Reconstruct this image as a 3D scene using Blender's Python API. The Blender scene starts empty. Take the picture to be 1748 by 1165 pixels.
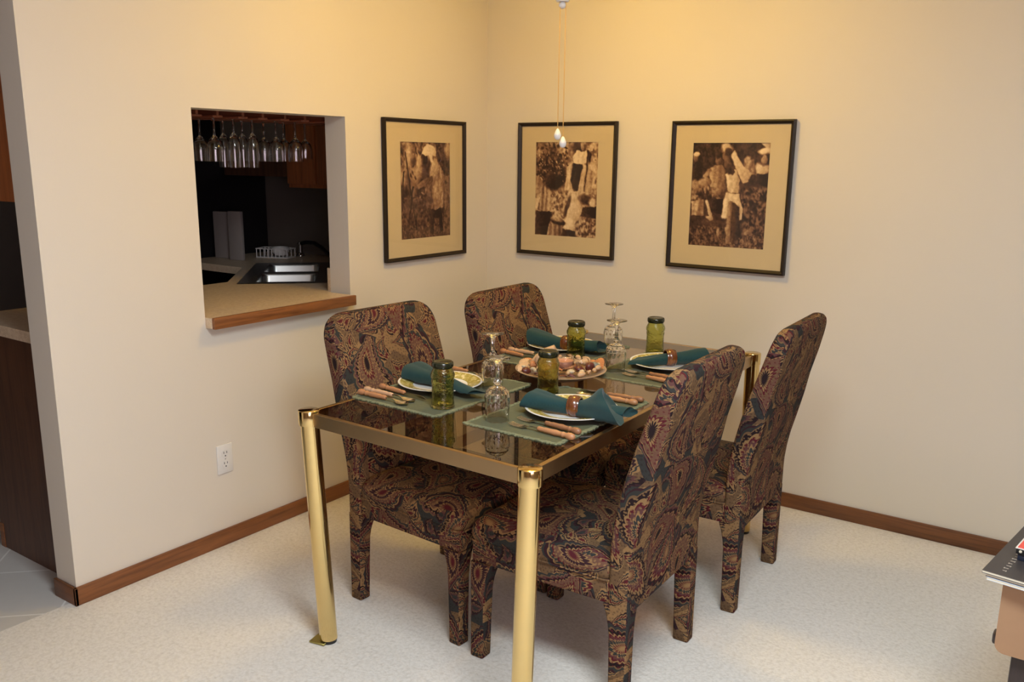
import bpy, bmesh, math, random
import numpy as np
from mathutils import Vector, Matrix
R=math.radians; PI=math.pi; sin=math.sin; cos=math.cos
sc=bpy.context.scene; COL=sc.collection
random.seed(7)

# ------------------------------------------------------------------ helpers
def lin(r,g,b):
    f=lambda c:(c/255/12.92) if c/255<=.04045 else ((c/255+.055)/1.055)**2.4
    return (f(r),f(g),f(b),1)
def tag(o,label,cat,group=None):
    o['label']=label; o['category']=cat
    if group: o['group']=group
    return o
def thing(name,label,cat,loc=(0,0,0),rz=0,group=None):
    o=bpy.data.objects.new(name,None); COL.objects.link(o)
    o.location=loc; o.rotation_euler=(0,0,rz); o.empty_display_size=.05
    return tag(o,label,cat,group)
def obj(name,bm,mat,parent=None,smooth=True,angle=40,uv=True):
    me=bpy.data.meshes.new(name)
    bmesh.ops.recalc_face_normals(bm,faces=bm.faces)
    if uv:
        l=bm.loops.layers.uv.new('UVMap')
        for f in bm.faces:
            n=f.normal; a=max(range(3),key=lambda i:abs(n[i]))
            for lp in f.loops:
                c=lp.vert.co
                lp[l].uv=((c.y+.13,c.z+.31) if a==0 else (c.x+.77,c.z+.31) if a==1 else (c.x+.77,c.y+.13))
    for f in bm.faces: f.smooth=smooth
    if smooth:
        for e in bm.edges:
            if len(e.link_faces)==2 and e.calc_face_angle(0)>R(angle): e.smooth=False
    bm.to_mesh(me); bm.free()
    if mat: me.materials.append(mat)
    o=bpy.data.objects.new(name,me); COL.objects.link(o)
    if parent: o.parent=parent
    return o
def struct(name,bm,mat,**k):
    o=obj(name,bm,mat,**k); o['kind']='structure'; return o
def BM(): return bmesh.new()
def box(bm,x0,x1,y0,y1,z0,z1,bev=0,seg=2,mtx=None):
    r=bmesh.ops.create_cube(bm,size=1)
    vs=r['verts']
    for v in vs: v.co=Vector(((x0+x1)/2+v.co.x*(x1-x0),(y0+y1)/2+v.co.y*(y1-y0),(z0+z1)/2+v.co.z*(z1-z0)))
    if bev:
        es=list({e for v in vs for e in v.link_edges})
        r2=bmesh.ops.bevel(bm,geom=es,offset=bev,segments=seg,affect='EDGES',profile=.5)
        vs=list({v for f in r2['faces'] for v in f.verts}|{v for v in vs if v.is_valid})
    if mtx: bmesh.ops.transform(bm,matrix=mtx,verts=[v for v in vs if v.is_valid])
    return bm
def loft(bm,loops,close=True,cap=True):
    rows=[[bm.verts.new(p) for p in L] for L in loops]
    n=len(rows[0])
    for a,b in zip(rows,rows[1:]):
        for i in range(n if close else n-1):
            j=(i+1)%n
            try: bm.faces.new((a[i],a[j],b[j],b[i]))
            except ValueError: pass
    if cap and close:
        for r in (rows[0],rows[-1]):
            try: bm.faces.new(r)
            except ValueError: pass
    return rows
def lathe(bm,prof,n=32,mtx=None,rad=None):
    """prof [(r,z)]; r==0 ends close to a point"""
    new=[]; rows=[]
    for k,(r,z) in enumerate(prof):
        if r<=1e-6: row=[bm.verts.new((0,0,z))]
        else:
            row=[]
            for i in range(n):
                a=2*PI*i/n; rr=r*(rad(a,z,k) if rad else 1)
                row.append(bm.verts.new((rr*cos(a),rr*sin(a),z)))
        rows.append(row); new+=row
    for a,b in zip(rows,rows[1:]):
        if len(a)==1 and len(b)==1: continue
        for i in range(n):
            j=(i+1)%n
            if len(a)==1: bm.faces.new((a[0],b[j],b[i]))
            elif len(b)==1: bm.faces.new((a[i],a[j],b[0]))
            else: bm.faces.new((a[i],a[j],b[j],b[i]))
    if mtx: bmesh.ops.transform(bm,matrix=mtx,verts=new)
    return bm
def tube(bm,pts,rad,n=10,cap=True):
    pts=[Vector(p) for p in pts]; loops=[]
    rs=rad if isinstance(rad,(list,tuple)) else [rad]*len(pts)
    up=Vector((0,0,1))
    for i,p in enumerate(pts):
        t=(pts[min(i+1,len(pts)-1)]-pts[max(i-1,0)]).normalized()
        u=up if abs(t.dot(up))<.95 else Vector((1,0,0))
        a=t.cross(u).normalized(); b=t.cross(a).normalized()
        loops.append([p+a*rs[i]*cos(2*PI*k/n)+b*rs[i]*sin(2*PI*k/n) for k in range(n)])
    loft(bm,loops,True,cap); return bm
def rrect(cx,cy,hx,hy,r,n=4):
    r=min(r,hx*.98,hy*.98); out=[]
    for qx,qy,a0 in ((1,1,0),(-1,1,90),(-1,-1,180),(1,-1,270)):
        for k in range(n+1):
            a=R(a0+90*k/n); out.append((cx+qx*(hx-r)+r*cos(a),cy+qy*(hy-r)+r*sin(a)))
    return out
def T(x,y,z,rz=0,s=1): return Matrix.Translation((x,y,z))@Matrix.Rotation(rz,4,'Z')@Matrix.Scale(s,4)
def dup(root,loc,rz=None,label=None,group=None,scale=None,rot=None):
    r=root.copy(); COL.objects.link(r); r.location=loc
    if rz is not None: r.rotation_euler=(0,0,rz)
    if rot is not None: r.rotation_euler=rot
    if scale is not None: r.scale=scale if hasattr(scale,'__len__') else (scale,)*3
    if label: r['label']=label
    if group: r['group']=group
    for ch in list(root.children):
        c=ch.copy(); COL.objects.link(c); c.parent=r
        for g in ch.children:
            d=g.copy(); COL.objects.link(d); d.parent=c
    return r

# ------------------------------------------------------------------ materials
class NT:
    def __init__(s,name):
        s.m=bpy.data.materials.new(name); s.m.use_nodes=True
        s.t=s.m.node_tree; s.t.nodes.clear()
        s.out=s.n('ShaderNodeOutputMaterial')
    def n(s,typ,**k):
        nd=s.t.nodes.new(typ)
        for a,b in k.items(): setattr(nd,a,b)
        return nd
    def l(s,a,b): s.t.links.new(a,b)
    def set(s,sock,v):
        if isinstance(v,bpy.types.NodeSocket): s.l(v,sock)
        else: sock.default_value=v
    def math(s,op,a,b=None,c=None,clamp=False):
        nd=s.n('ShaderNodeMath',operation=op,use_clamp=clamp)
        for i,v in enumerate((a,b,c)):
            if v is not None: s.set(nd.inputs[i],v)
        return nd.outputs[0]
    def vm(s,op,a,b=None):
        nd=s.n('ShaderNodeVectorMath',operation=op)
        s.set(nd.inputs[0],a)
        if b is not None: s.set(nd.inputs[1] if op!='SCALE' else nd.inputs['Scale'],b)
        return nd.outputs['Value'] if op in('LENGTH','DISTANCE','DOT_PRODUCT') else nd.outputs[0]
    def mix(s,f,a,b,mode='MIX'):
        nd=s.n('ShaderNodeMix',data_type='RGBA',blend_type=mode)
        s.set(nd.inputs[0],f); s.set(nd.inputs[6],a); s.set(nd.inputs[7],b); return nd.outputs[2]
    def noise(s,vec,scale,detail=4,rough=.55,dist=0):
        nd=s.n('ShaderNodeTexNoise'); nd.inputs['Scale'].default_value=scale
        nd.inputs['Detail'].default_value=detail; nd.inputs['Roughness'].default_value=rough
        nd.inputs['Distortion'].default_value=dist
        if vec is not None: s.l(vec,nd.inputs['Vector'])
        return nd
    def ramp(s,fac,stops,interp='LINEAR'):
        nd=s.n('ShaderNodeValToRGB'); cr=nd.color_ramp; cr.interpolation=interp
        while len(cr.elements)<len(stops): cr.elements.new(.5)
        for e,(p,c) in zip(cr.elements,stops): e.position=p; e.color=c
        s.set(nd.inputs[0],fac); return nd.outputs[0]
    def coord(s,which='Object'): return s.n('ShaderNodeTexCoord').outputs[which]
    def mapping(s,vec,scale=(1,1,1),rot=(0,0,0)):
        nd=s.n('ShaderNodeMapping'); s.l(vec,nd.inputs[0]); nd.inputs['Scale'].default_value=scale
        nd.inputs['Rotation'].default_value=rot; return nd.outputs[0]
    def bump(s,h,strength=.3,dist=.01):
        nd=s.n('ShaderNodeBump'); nd.inputs['Strength'].default_value=strength
        nd.inputs['Distance'].default_value=dist; s.l(h,nd.inputs['Height']); return nd.outputs[0]
    def bsdf(s,col,rough=.5,metal=0,normal=None,spec=None,**k):
        p=s.n('ShaderNodeBsdfPrincipled')
        s.set(p.inputs['Base Color'],col); s.set(p.inputs['Roughness'],rough); s.set(p.inputs['Metallic'],metal)
        if spec is not None: p.inputs['Specular IOR Level'].default_value=spec
        if normal is not None: s.l(normal,p.inputs['Normal'])
        for a,b in k.items(): s.set(p.inputs[a.replace('_',' ')],b)
        s.l(p.outputs[0],s.out.inputs[0]); return s.m
def plain(name,col,rough=.5,metal=0,nscale=0,amt=.12,bump=0,**k):
    t=NT(name); c=col; nrm=None
    v=t.coord()
    nz=t.noise(v,nscale or 30)
    c=t.mix(t.math('MULTIPLY',nz.outputs[0],amt),col,tuple(x*.55 for x in col[:3])+(1,))
    if bump: nrm=t.bump(nz.outputs[0],bump,.004)
    return t.bsdf(c,rough,metal,nrm,**k)
def wood(name,c1,c2,axis=0,rough=.42,scale=1,coat=0):
    t=NT(name); v=t.coord()
    sc_=[38*scale]*3; sc_[axis]=2.2*scale
    n=t.noise(t.mapping(v,tuple(sc_)),1,6,.62,.8)
    n2=t.noise(t.mapping(v,tuple(x*4 for x in sc_)),1,3)
    f=t.math('ADD',t.math('MULTIPLY',n.outputs[0],.75),t.math('MULTIPLY',n2.outputs[0],.25))
    c=t.ramp(f,[(.3,c2),(.52,c1),(.72,tuple(min(1,x*1.25) for x in c1[:3])+(1,))])
    return t.bsdf(c,rough,0,t.bump(n2.outputs[0],.12,.002),Coat_Weight=coat)
def wall_paint(name,col):
    t=NT(name); v=t.coord()
    n=t.noise(v,160,3); n2=t.noise(v,2.3,2)
    c=t.mix(t.math('MULTIPLY',n2.outputs[0],.10),col,tuple(x*.86 for x in col[:3])+(1,))
    return t.bsdf(c,.62,0,t.bump(n.outputs[0],.10,.0012),spec=.25)
M={}
M['wall']=wall_paint('wall_paint',(.69,.635,.55,1))
M['ceil']=wall_paint('ceiling_paint',(.80,.77,.72,1))
M['panel']=wood('dark_reflection_wall',(.17,.105,.06,1),(.10,.06,.034,1),2,.5)  # invented dark finish for unseen walls, gives the brass darker reflections
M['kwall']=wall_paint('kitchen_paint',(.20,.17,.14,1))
def carpet():
    t=NT('cream_carpet'); v=t.coord()
    n=t.noise(v,330,3,.7); n2=t.noise(v,70,3,.6); n3=t.noise(v,3,2)
    vo=t.n('ShaderNodeTexVoronoi'); vo.inputs['Scale'].default_value=105; t.l(t.vm('ADD',v,t.vm('SCALE',n2.outputs['Color'],.012)),vo.inputs['Vector'])
    tuft=t.math('SUBTRACT',1.0,t.math('MULTIPLY',vo.outputs['Distance'],1.1))
    f=t.math('ADD',t.math('ADD',t.math('MULTIPLY',n.outputs[0],.30),t.math('MULTIPLY',n2.outputs[0],.50)),t.math('MULTIPLY',tuft,.20))
    c=t.ramp(f,[(.30,(.61,.575,.53,1)),(.52,(.745,.715,.675,1)),(.75,(.82,.795,.76,1))])
    c=t.mix(t.math('MULTIPLY',n3.outputs[0],.16),c,(.64,.59,.52,1))
    return t.bsdf(c,.95,0,t.bump(f,.55,.007),spec=.1)
M['carpet']=carpet()
def tiles():
    t=NT('grey_floor_tile'); v=t.mapping(t.coord(),(3.05,3.05,3.05),(0,0,R(45)))
    b=t.n('ShaderNodeTexBrick',offset=0,squash=1); t.l(v,b.inputs['Vector'])
    b.inputs['Color1'].default_value=(.55,.53,.51,1); b.inputs['Color2'].default_value=(.59,.57,.545,1)
    b.inputs['Mortar'].default_value=(.80,.79,.77,1); b.inputs['Scale'].default_value=1
    b.inputs['Mortar Size'].default_value=.011; b.inputs['Brick Width'].default_value=1; b.inputs['Row Height'].default_value=1
    n=t.noise(v,9,4); c=t.mix(t.math('MULTIPLY',n.outputs[0],.3),b.outputs[0],(.47,.45,.43,1))
    return t.bsdf(c,.4)
M['tile']=tiles()
M['oak0']=wood('oak_along_x',(.30,.115,.035,1),(.13,.042,.014,1),0)
M['oak1']=wood('oak_along_y',(.24,.088,.026,1),(.10,.033,.011,1),1)
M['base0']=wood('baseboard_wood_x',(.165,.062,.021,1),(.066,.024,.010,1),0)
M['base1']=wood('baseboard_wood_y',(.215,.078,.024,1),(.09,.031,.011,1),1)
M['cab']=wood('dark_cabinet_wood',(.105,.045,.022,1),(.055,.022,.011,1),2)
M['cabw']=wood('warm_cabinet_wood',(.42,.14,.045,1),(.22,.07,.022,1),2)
M['rackw']=wood('reddish_rack_wood',(.24,.075,.035,1),(.12,.035,.018,1),0)
def laminate():
    t=NT('tan_laminate'); v=t.coord(); n=t.noise(v,350,2,.6); n2=t.noise(v,60,2)
    c=t.ramp(t.math('ADD',t.math('MULTIPLY',n.outputs[0],.6),t.math('MULTIPLY',n2.outputs[0],.4)),[(.35,(.52,.375,.24,1)),(.6,(.72,.58,.42,1))])
    return t.bsdf(c,.38)
M['lam']=laminate()
def brass(name,col,rough,nz=.1,aniso=0):
    t=NT(name); v=t.coord(); n=t.noise(v,22,4); n2=t.noise(t.mapping(v,(300,300,6)),1,2)
    r=t.math('ADD',rough,t.math('MULTIPLY',n.outputs[0],nz))
    c=t.mix(t.math('MULTIPLY',n.outputs[0],.35),col,tuple(x*.72 for x in col[:3])+(1,))
    return t.bsdf(c,r,1)
M['brass']=brass('polished_brass',(.80,.60,.27,1),.07,.10)
M['brassb']=brass('brushed_brass',(.44,.31,.17,1),.30,.12)
M['brassg']=brass('tarnished_brass',(.42,.36,.12,1),.35,.15)
M['chrome']=plain('chrome',(.75,.75,.76,1),.12,1)
M['steel']=plain('stainless_steel',(.50,.50,.49,1),.34,1)
M['flat']=plain('flatware_steel',(.66,.60,.52,1),.17,1)
M['black']=plain('black_plastic',(.012,.012,.013,1),.35)
M['greyboard']=plain('grey_white_board',(.30,.27,.25,1),.5)
M['white']=plain('white_plastic',(.74,.72,.69,1),.4)
M['porc']=plain('white_porcelain',(.82,.81,.80,1),.15)
M['brasschain']=plain('chain_brass',(.75,.50,.18,1),.3,.6)
M['frame']=plain('dark_picture_frame',(.022,.014,.009,1),.42,nscale=60,amt=.5,Specular_IOR_Level=.25)
M['mat']=plain('cream_mat_board',(.66,.53,.33,1),.9)
M['paper']=plain('pages',(.72,.66,.52,1),.9)
M['bluew']=plain('blue_white_cover',(.55,.60,.68,1),.5)
M['cover']=plain('charcoal_cover',(.045,.040,.042,1),.42)
M['navy']=plain('navy_cover',(.02,.025,.045,1),.35)
M['red']=plain('red_cover',(.72,.09,.07,1),.45)
M['dash']=plain('pale_print',(.5,.45,.40,1),.6)
M['tanw']=plain('tan_suede_panel',(.37,.215,.118,1),.75,nscale=18,amt=.35)
M['darkw']=wood('espresso_wood',(.035,.022,.020,1),(.018,.012,.012,1),2,.35)
def pane_mat(name,tint,ior=1.45,gl=(1,1,1,1)):
    t=NT(name); tr=t.n('ShaderNodeBsdfTransparent'); tr.inputs[0].default_value=tint
    g=t.n('ShaderNodeBsdfGlossy'); g.inputs['Roughness'].default_value=.01; g.inputs[0].default_value=gl
    f=t.n('ShaderNodeFresnel'); f.inputs[0].default_value=ior
    gm=t.n('ShaderNodeNewGeometry'); fac=t.math('MULTIPLY',f.outputs[0],t.math('SUBTRACT',1.0,gm.outputs['Backfacing']))
    mx=t.n('ShaderNodeMixShader'); t.l(fac,mx.inputs[0]); t.l(tr.outputs[0],mx.inputs[1]); t.l(g.outputs[0],mx.inputs[2])
    t.l(mx.outputs[0],t.out.inputs[0]); return t.m
M['smoke']=pane_mat('bronze_smoked_glass',(.66,.56,.47,1),1.95)
M['pane']=pane_mat('picture_glass',(.97,.97,.96,1),1.3)
def glass(name,col,rough=0,ior=1.48,bump=0,bs=60):
    t=NT(name); nrm=None
    if bump:
        v=t.coord(); nz=t.noise(v,bs,2); nrm=t.bump(nz.outputs[0],bump,.004)
    return t.bsdf(col,rough,0,nrm,Transmission_Weight=1.0,IOR=ior)
M['crystal']=glass('clear_crystal',(.99,.99,.98,1),0,1.5)
M['thin']=glass('clear_thin_glass',(.99,.99,.99,1),0,1.45)
M['green']=glass('olive_green_glass',(.76,.77,.38,1),.10,1.36,.7,80)
M['greenlid']=plain('dark_green_lid',(.018,.020,.009,1),.16)
def cloth(name,c1,c2,scale=900,b=.35):
    t=NT(name); v=t.coord()
    w=t.n('ShaderNodeTexWave',wave_type='BANDS',bands_direction='X'); w.inputs['Scale'].default_value=scale/6; t.l(v,w.inputs[0])
    w2=t.n('ShaderNodeTexWave',wave_type='BANDS',bands_direction='Y'); w2.inputs['Scale'].default_value=scale/6; t.l(v,w2.inputs[0])
    h=t.math('MULTIPLY',w.outputs[1],w2.outputs[1]); n=t.noise(v,45,3)
    f=t.math('ADD',t.math('MULTIPLY',h,.5),t.math('MULTIPLY',n.outputs[0],.5))
    return t.bsdf(t.mix(f,c1,c2),.88,0,t.bump(h,b,.0015),spec=.15,Sheen_Weight=.15)
M['placemat']=cloth('sage_green_placemat',(.064,.068,.026,1),(.124,.127,.054,1),900)
M['fringe']=cloth('sage_green_fringe',(.13,.145,.075,1),(.26,.27,.155,1),700)
M['napkin']=cloth('teal_napkin',(.012,.039,.042,1),(.020,.062,.066,1),1500,.2)
M['handle']=wood('light_turned_wood',(.46,.215,.10,1),(.26,.11,.05,1),0,.4,1.3)
M['handled']=wood('brown_turned_wood',(.30,.135,.065,1),(.16,.07,.036,1),0,.4,1.3)
M['handlep']=wood('pale_turned_wood',(.58,.36,.22,1),(.38,.21,.12,1),0,.4,1.3)
M['ring']=wood('glossy_brown_wood',(.155,.044,.010,1),(.06,.015,.005,1),1,.26,.8,.6)
def plate_mat():
    t=NT('plate_glaze'); v=t.coord()
    sx=t.n('ShaderNodeSeparateXYZ'); t.l(v,sx.inputs[0])
    r=t.math('SQRT',t.math('ADD',t.math('POWER',sx.outputs[0],2),t.math('POWER',sx.outputs[1],2)))
    band=t.math('MULTIPLY',t.math('GREATER_THAN',r,.088),t.math('LESS_THAN',r,.1275))
    n=t.noise(v,85,3,.6); rim=t.ramp(n.outputs[0],[(.40,(.36,.29,.07,1)),(.54,(.46,.38,.11,1)),(.62,(.72,.62,.34,1))])
    line=t.math('MULTIPLY',t.math('GREATER_THAN',r,.0865),t.math('LESS_THAN',r,.0885))
    c=t.mix(band,(.80,.78,.76,1),rim); c=t.mix(line,c,(.35,.30,.08,1))
    return t.bsdf(c,.14)
M['plate']=plate_mat()
M['bowl']=plain('platter_glaze',(.47,.33,.23,1),.3,nscale=25,amt=.4)
M['sh_cream']=plain('cream_shell',(.68,.44,.26,1),.45,nscale=90,amt=.6,bump=.3)
M['sh_white']=plain('white_pebble',(.56,.46,.33,1),.4,nscale=60,amt=.3)
M['sh_red']=plain('burgundy_stone',(.13,.028,.022,1),.35,nscale=50,amt=.7)
M['sh_orange']=plain('orange_shell',(.62,.25,.10,1),.4,nscale=70,amt=.6,bump=.3)
M['sh_purple']=plain('purple_shell',(.15,.055,.075,1),.4,nscale=80,amt=.6,bump=.3)
M['sh_grey']=plain('grey_stone',(.22,.215,.18,1),.45,nscale=60,amt=.5)
M['pink']=plain('pinkish_wax',(.66,.33,.24,1),.5)
# paisley upholstery ------------------------------------------------
def paisley():
    t=NT('paisley_upholstery')
    uv=t.coord('UV')
    n=t.noise(uv,9,2); wv=t.vm('SCALE',t.vm('SUBTRACT',n.outputs['Color'],(.5,.5,.5)),.035)
    p=t.vm('ADD',uv,wv)
    def motif(S,rnd,scal,nsc,off):
        v=t.n('ShaderNodeTexVoronoi',voronoi_dimensions='2D'); v.inputs['Scale'].default_value=S; v.inputs['Randomness'].default_value=rnd
        q=t.vm('ADD',p,off); t.l(q,v.inputs['Vector'])
        loc=t.vm('SCALE',t.vm('SUBTRACT',q,v.outputs['Position']),S)
        cs=t.n('ShaderNodeSeparateColor'); t.l(v.outputs['Color'],cs.inputs[0])
        rot=t.n('ShaderNodeVectorRotate',rotation_type='Z_AXIS'); t.l(loc,rot.inputs[0]); t.l(t.math('MULTIPLY',cs.outputs[0],6.283),rot.inputs['Angle'])
        s=t.n('ShaderNodeSeparateXYZ'); t.l(rot.outputs[0],s.inputs[0]); x,y=s.outputs[0],s.outputs[1]
        x2=t.math('SUBTRACT',x,t.math('MULTIPLY',t.math('MULTIPLY',y,y),1.0))
        wd=t.math('SUBTRACT',.36,t.math('MULTIPLY',y,.46))
        wd=t.math('MAXIMUM',wd,.07)
        d=t.math('SQRT',t.math('ADD',t.math('POWER',t.math('DIVIDE',x2,wd),2),t.math('POWER',t.math('DIVIDE',y,.80),2)))
        ang=t.math('ARCTAN2',y,x2)
        sc_=t.math('MULTIPLY',t.math('ABSOLUTE',t.math('SINE',t.math('MULTIPLY',ang,nsc))),scal)
        d=t.math('SUBTRACT',d,sc_)
        return d,cs.outputs[1],cs.outputs[2],ang
    TAN=(.300,.176,.078,1); TAN2=(.165,.098,.050,1); PLUM=(.040,.017,.021,1); BURG=(.098,.014,.020,1); SLATE=(.036,.039,.036,1)
    MAUVE=(.112,.047,.043,1); BRN=(.070,.036,.022,1); DARK=(.018,.011,.012,1); DUST=(.152,.074,.048,1)
    d,g,b,ang=motif(6.0,.85,.10,11.0,(0,0,0))
    A=t.ramp(d,[(0,TAN),(.07,BURG),(.13,TAN),(.19,SLATE),(.30,TAN),(.35,MAUVE),(.47,BURG),(.54,TAN),(.62,DARK),(.78,TAN2),(.84,SLATE),(.95,PLUM)],'CONSTANT')
    B=t.ramp(d,[(0,BURG),(.08,TAN),(.15,PLUM),(.30,TAN),(.36,DUST),(.56,BURG),(.63,SLATE),(.76,TAN),(.82,PLUM),(.94,SLATE)],'CONSTANT')
    C=t.ramp(d,[(0,DARK),(.12,TAN),(.20,BURG),(.28,TAN2),(.36,DUST),(.58,TAN),(.63,DARK),(.74,MAUVE),(.84,TAN2),(.90,SLATE)],'CONSTANT')
    big=t.mix(t.math('GREATER_THAN',g,.35),A,t.mix(t.math('GREATER_THAN',g,.70),B,C))
    # beads and stipple inside the wider rings
    vd=t.n('ShaderNodeTexVoronoi',voronoi_dimensions='2D'); vd.inputs['Scale'].default_value=95; vd.inputs['Randomness'].default_value=.7; t.l(p,vd.inputs['Vector'])
    dots=t.math('LESS_THAN',vd.outputs['Distance'],.27)
    ringmask=t.math('MULTIPLY',t.math('GREATER_THAN',d,.30),t.math('LESS_THAN',d,.80))
    big=t.mix(t.math('MULTIPLY',t.math('MULTIPLY',dots,ringmask),.65),big,t.mix(t.math('GREATER_THAN',b,.5),BURG,TAN))
    e,g2,b2,a2=motif(16,.95,.15,5.0,(3.3,1.7,0))
    S1=t.ramp(e,[(0,BURG),(.14,TAN),(.32,PLUM),(.48,TAN),(.66,SLATE),(.80,TAN),(1.0,TAN2)],'CONSTANT')
    S2=t.ramp(e,[(0,TAN),(.16,SLATE),(.34,TAN),(.44,BURG),(.60,TAN),(.74,DARK),(.9,TAN)],'CONSTANT')
    S3=t.ramp(e,[(0,SLATE),(.18,MAUVE),(.40,TAN2),(.52,DARK),(.70,PLUM),(.9,SLATE)],'CONSTANT')
    small=t.mix(t.math('GREATER_THAN',g2,.4),S1,t.mix(t.math('GREATER_THAN',g2,.68),S2,S3))
    small=t.mix(t.math('MULTIPLY',dots,.35),small,DARK)
    c=t.mix(t.math('GREATER_THAN',d,1.02),big,small)
    n2=t.noise(p,5,3); c=t.mix(t.math('MULTIPLY',t.math('SUBTRACT',n2.outputs[0],.40,clamp=True),1.6),c,t.mix(.5,c,(.032,.019,.022,1)))
    nf=t.noise(uv,420,2); c=t.mix(t.math('MULTIPLY',nf.outputs[0],.30),c,(.03,.02,.02,1))
    return t.bsdf(c,.86,0,t.bump(nf.outputs[0],.35,.0015),spec=.06)
M['paisley']=paisley()
def vcol(name,rough=.8):
    t=NT(name); a=t.n('ShaderNodeVertexColor'); a.layer_name='print'; return t.bsdf(a.outputs[0],rough)
M['print']=vcol('sepia_print')
def emis(name,col,s):
    t=NT(name); e=t.n('ShaderNodeEmission'); e.inputs[0].default_value=col; e.inputs[1].default_value=s; t.l(e.outputs[0],t.out.inputs[0]); return t.m
M['bulb']=emis('lit_bulb_shade',(1,.625,.110,1),84.0)
M['day']=emis('added_window_glow',(1,.85,.95,1),.75)  # glow for the pane of the added, unseen window

# ------------------------------------------------------------------ room shell
CE=2.44; WE=-2.2505; TH=.118
OY1,OY2,OZ0,OZ1=-1.690,-.9675,.885,1.6136
bm=BM(); box(bm,0,4.7,-6.6,0,-.05,0); box(bm,-.03,0,-6.6,WE+.02,-.05,0); struct('floor',bm,M['carpet'])
bm=BM(); box(bm,-3.4,-.03,-6.6,.0,-.05,0); struct('floor_kitchen',bm,M['tile'])
bm=BM(); box(bm,-3.4,4.7,-6.6,.1,CE,CE+.05); struct('ceiling',bm,M['ceil'])
bm=BM()
box(bm,-TH,0,WE,OY1,0,CE); box(bm,-TH,0,OY2,0,0,CE); box(bm,-TH,0,OY1,OY2,0,OZ0-.038); box(bm,-TH,0,OY1,OY2,OZ1,CE)
struct('wall_left',bm,M['wall'],smooth=False)
bm=BM(); box(bm,-TH,4.7,0,.1,0,CE); struct('wall_back',bm,M['wall'])
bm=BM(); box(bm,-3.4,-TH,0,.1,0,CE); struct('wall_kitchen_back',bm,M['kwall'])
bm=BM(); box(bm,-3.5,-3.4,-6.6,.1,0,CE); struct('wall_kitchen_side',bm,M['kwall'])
bm=BM(); box(bm,4.7,4.8,-6.7,.1,0,CE); struct('wall_right',bm,M['panel'])
bm=BM(); box(bm,-3.5,4.8,-6.7,-6.6,0,CE); struct('wall_front',bm,M['panel'])
bm=BM(); box(bm,-TH,0,-6.6,-3.45,0,CE); struct('wall_light_blocker',bm,M['wall'])  # unseen wall added to keep light out of the kitchen
bm=BM(); box(bm,-TH,0,-3.45,WE,2.08,CE); struct('wall_header',bm,M['wall'])
HB=.0629; BT=.012
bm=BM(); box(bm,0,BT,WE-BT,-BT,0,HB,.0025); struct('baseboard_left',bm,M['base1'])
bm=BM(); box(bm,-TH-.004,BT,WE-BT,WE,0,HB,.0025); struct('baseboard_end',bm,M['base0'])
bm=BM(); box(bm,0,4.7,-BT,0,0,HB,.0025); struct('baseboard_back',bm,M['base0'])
# unseen window added in the right-hand wall to light the room
bm=BM()
for a in ((-5.6,-5.54,.75,2.15),(-3.46,-3.4,.75,2.15),(-5.6,-3.4,.75,.81),(-5.6,-3.4,2.09,2.15),(-4.53,-4.47,.75,2.15)): box(bm,4.65,4.7,a[0],a[1],a[2],a[3],.004)
w=struct('window_added',bm,M['white'])
bm=BM(); box(bm,4.685,4.7,-5.54,-3.46,.81,2.09); o=obj('pane',bm,M['day'],w); o['kind']='structure'

# ------------------------------------------------------------------ pictures
def vnoise(h,w,cells,seed,ax=1.0):
    rs=np.random.RandomState(seed); cy=max(1,int(cells*ax)); g=rs.rand(cy+2,cells+2)
    y=np.linspace(0,cy,h,endpoint=False); x=np.linspace(0,cells,w,endpoint=False)
    yi=y.astype(int); xi=x.astype(int); fy=(y-yi)[:,None]; fx=(x-xi)[None]
    fy=fy*fy*(3-2*fy); fx=fx*fx*(3-2*fx)
    a=g[yi][:,xi]; b=g[yi][:,xi+1]; c=g[yi+1][:,xi]; d=g[yi+1][:,xi+1]
    return a*(1-fx)*(1-fy)+b*fx*(1-fy)+c*(1-fx)*fy+d*fx*fy
def fbm(h,w,c,seed,ax=1.28): return .5*vnoise(h,w,c,seed,ax)+.3*vnoise(h,w,c*2,seed+1,ax)+.2*vnoise(h,w,c*4,seed+2,ax)
PW,PH=176,226
YY,XX=np.mgrid[0:PH,0:PW]; XX=XX/(PW-1); YY=YY/(PH-1)      # y down, 0..1
WX=XX+.022*(fbm(PH,PW,9,901)-.5)*2; WY=YY+.018*(fbm(PH,PW,9,902)-.5)*2      # slightly wobbly outlines
def blend(L,m,v): return L*(1-m)+v*m
def soften(m,n=2):
    for _ in range(n): m=(m*2+np.roll(m,1,0)+np.roll(m,-1,0)+np.roll(m,1,1)+np.roll(m,-1,1))/6
    return m
def ell(L,cx,cy,rx,ry,v,ang=0,soft=.25,tex=.12,seed=1,sh=.15):
    a=R(ang); dx=WX-cx; dy=WY-cy; u=(dx*cos(a)+dy*sin(a))/rx; w_=(-dx*sin(a)+dy*cos(a))/ry
    d=np.sqrt(u*u+w_*w_); m=np.clip((1+soft/2-d)/soft,0,1)
    return blend(L,m,v+tex*(fbm(PH,PW,22,seed)-.5)*2-sh*(u*.6+w_*.5))
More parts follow.
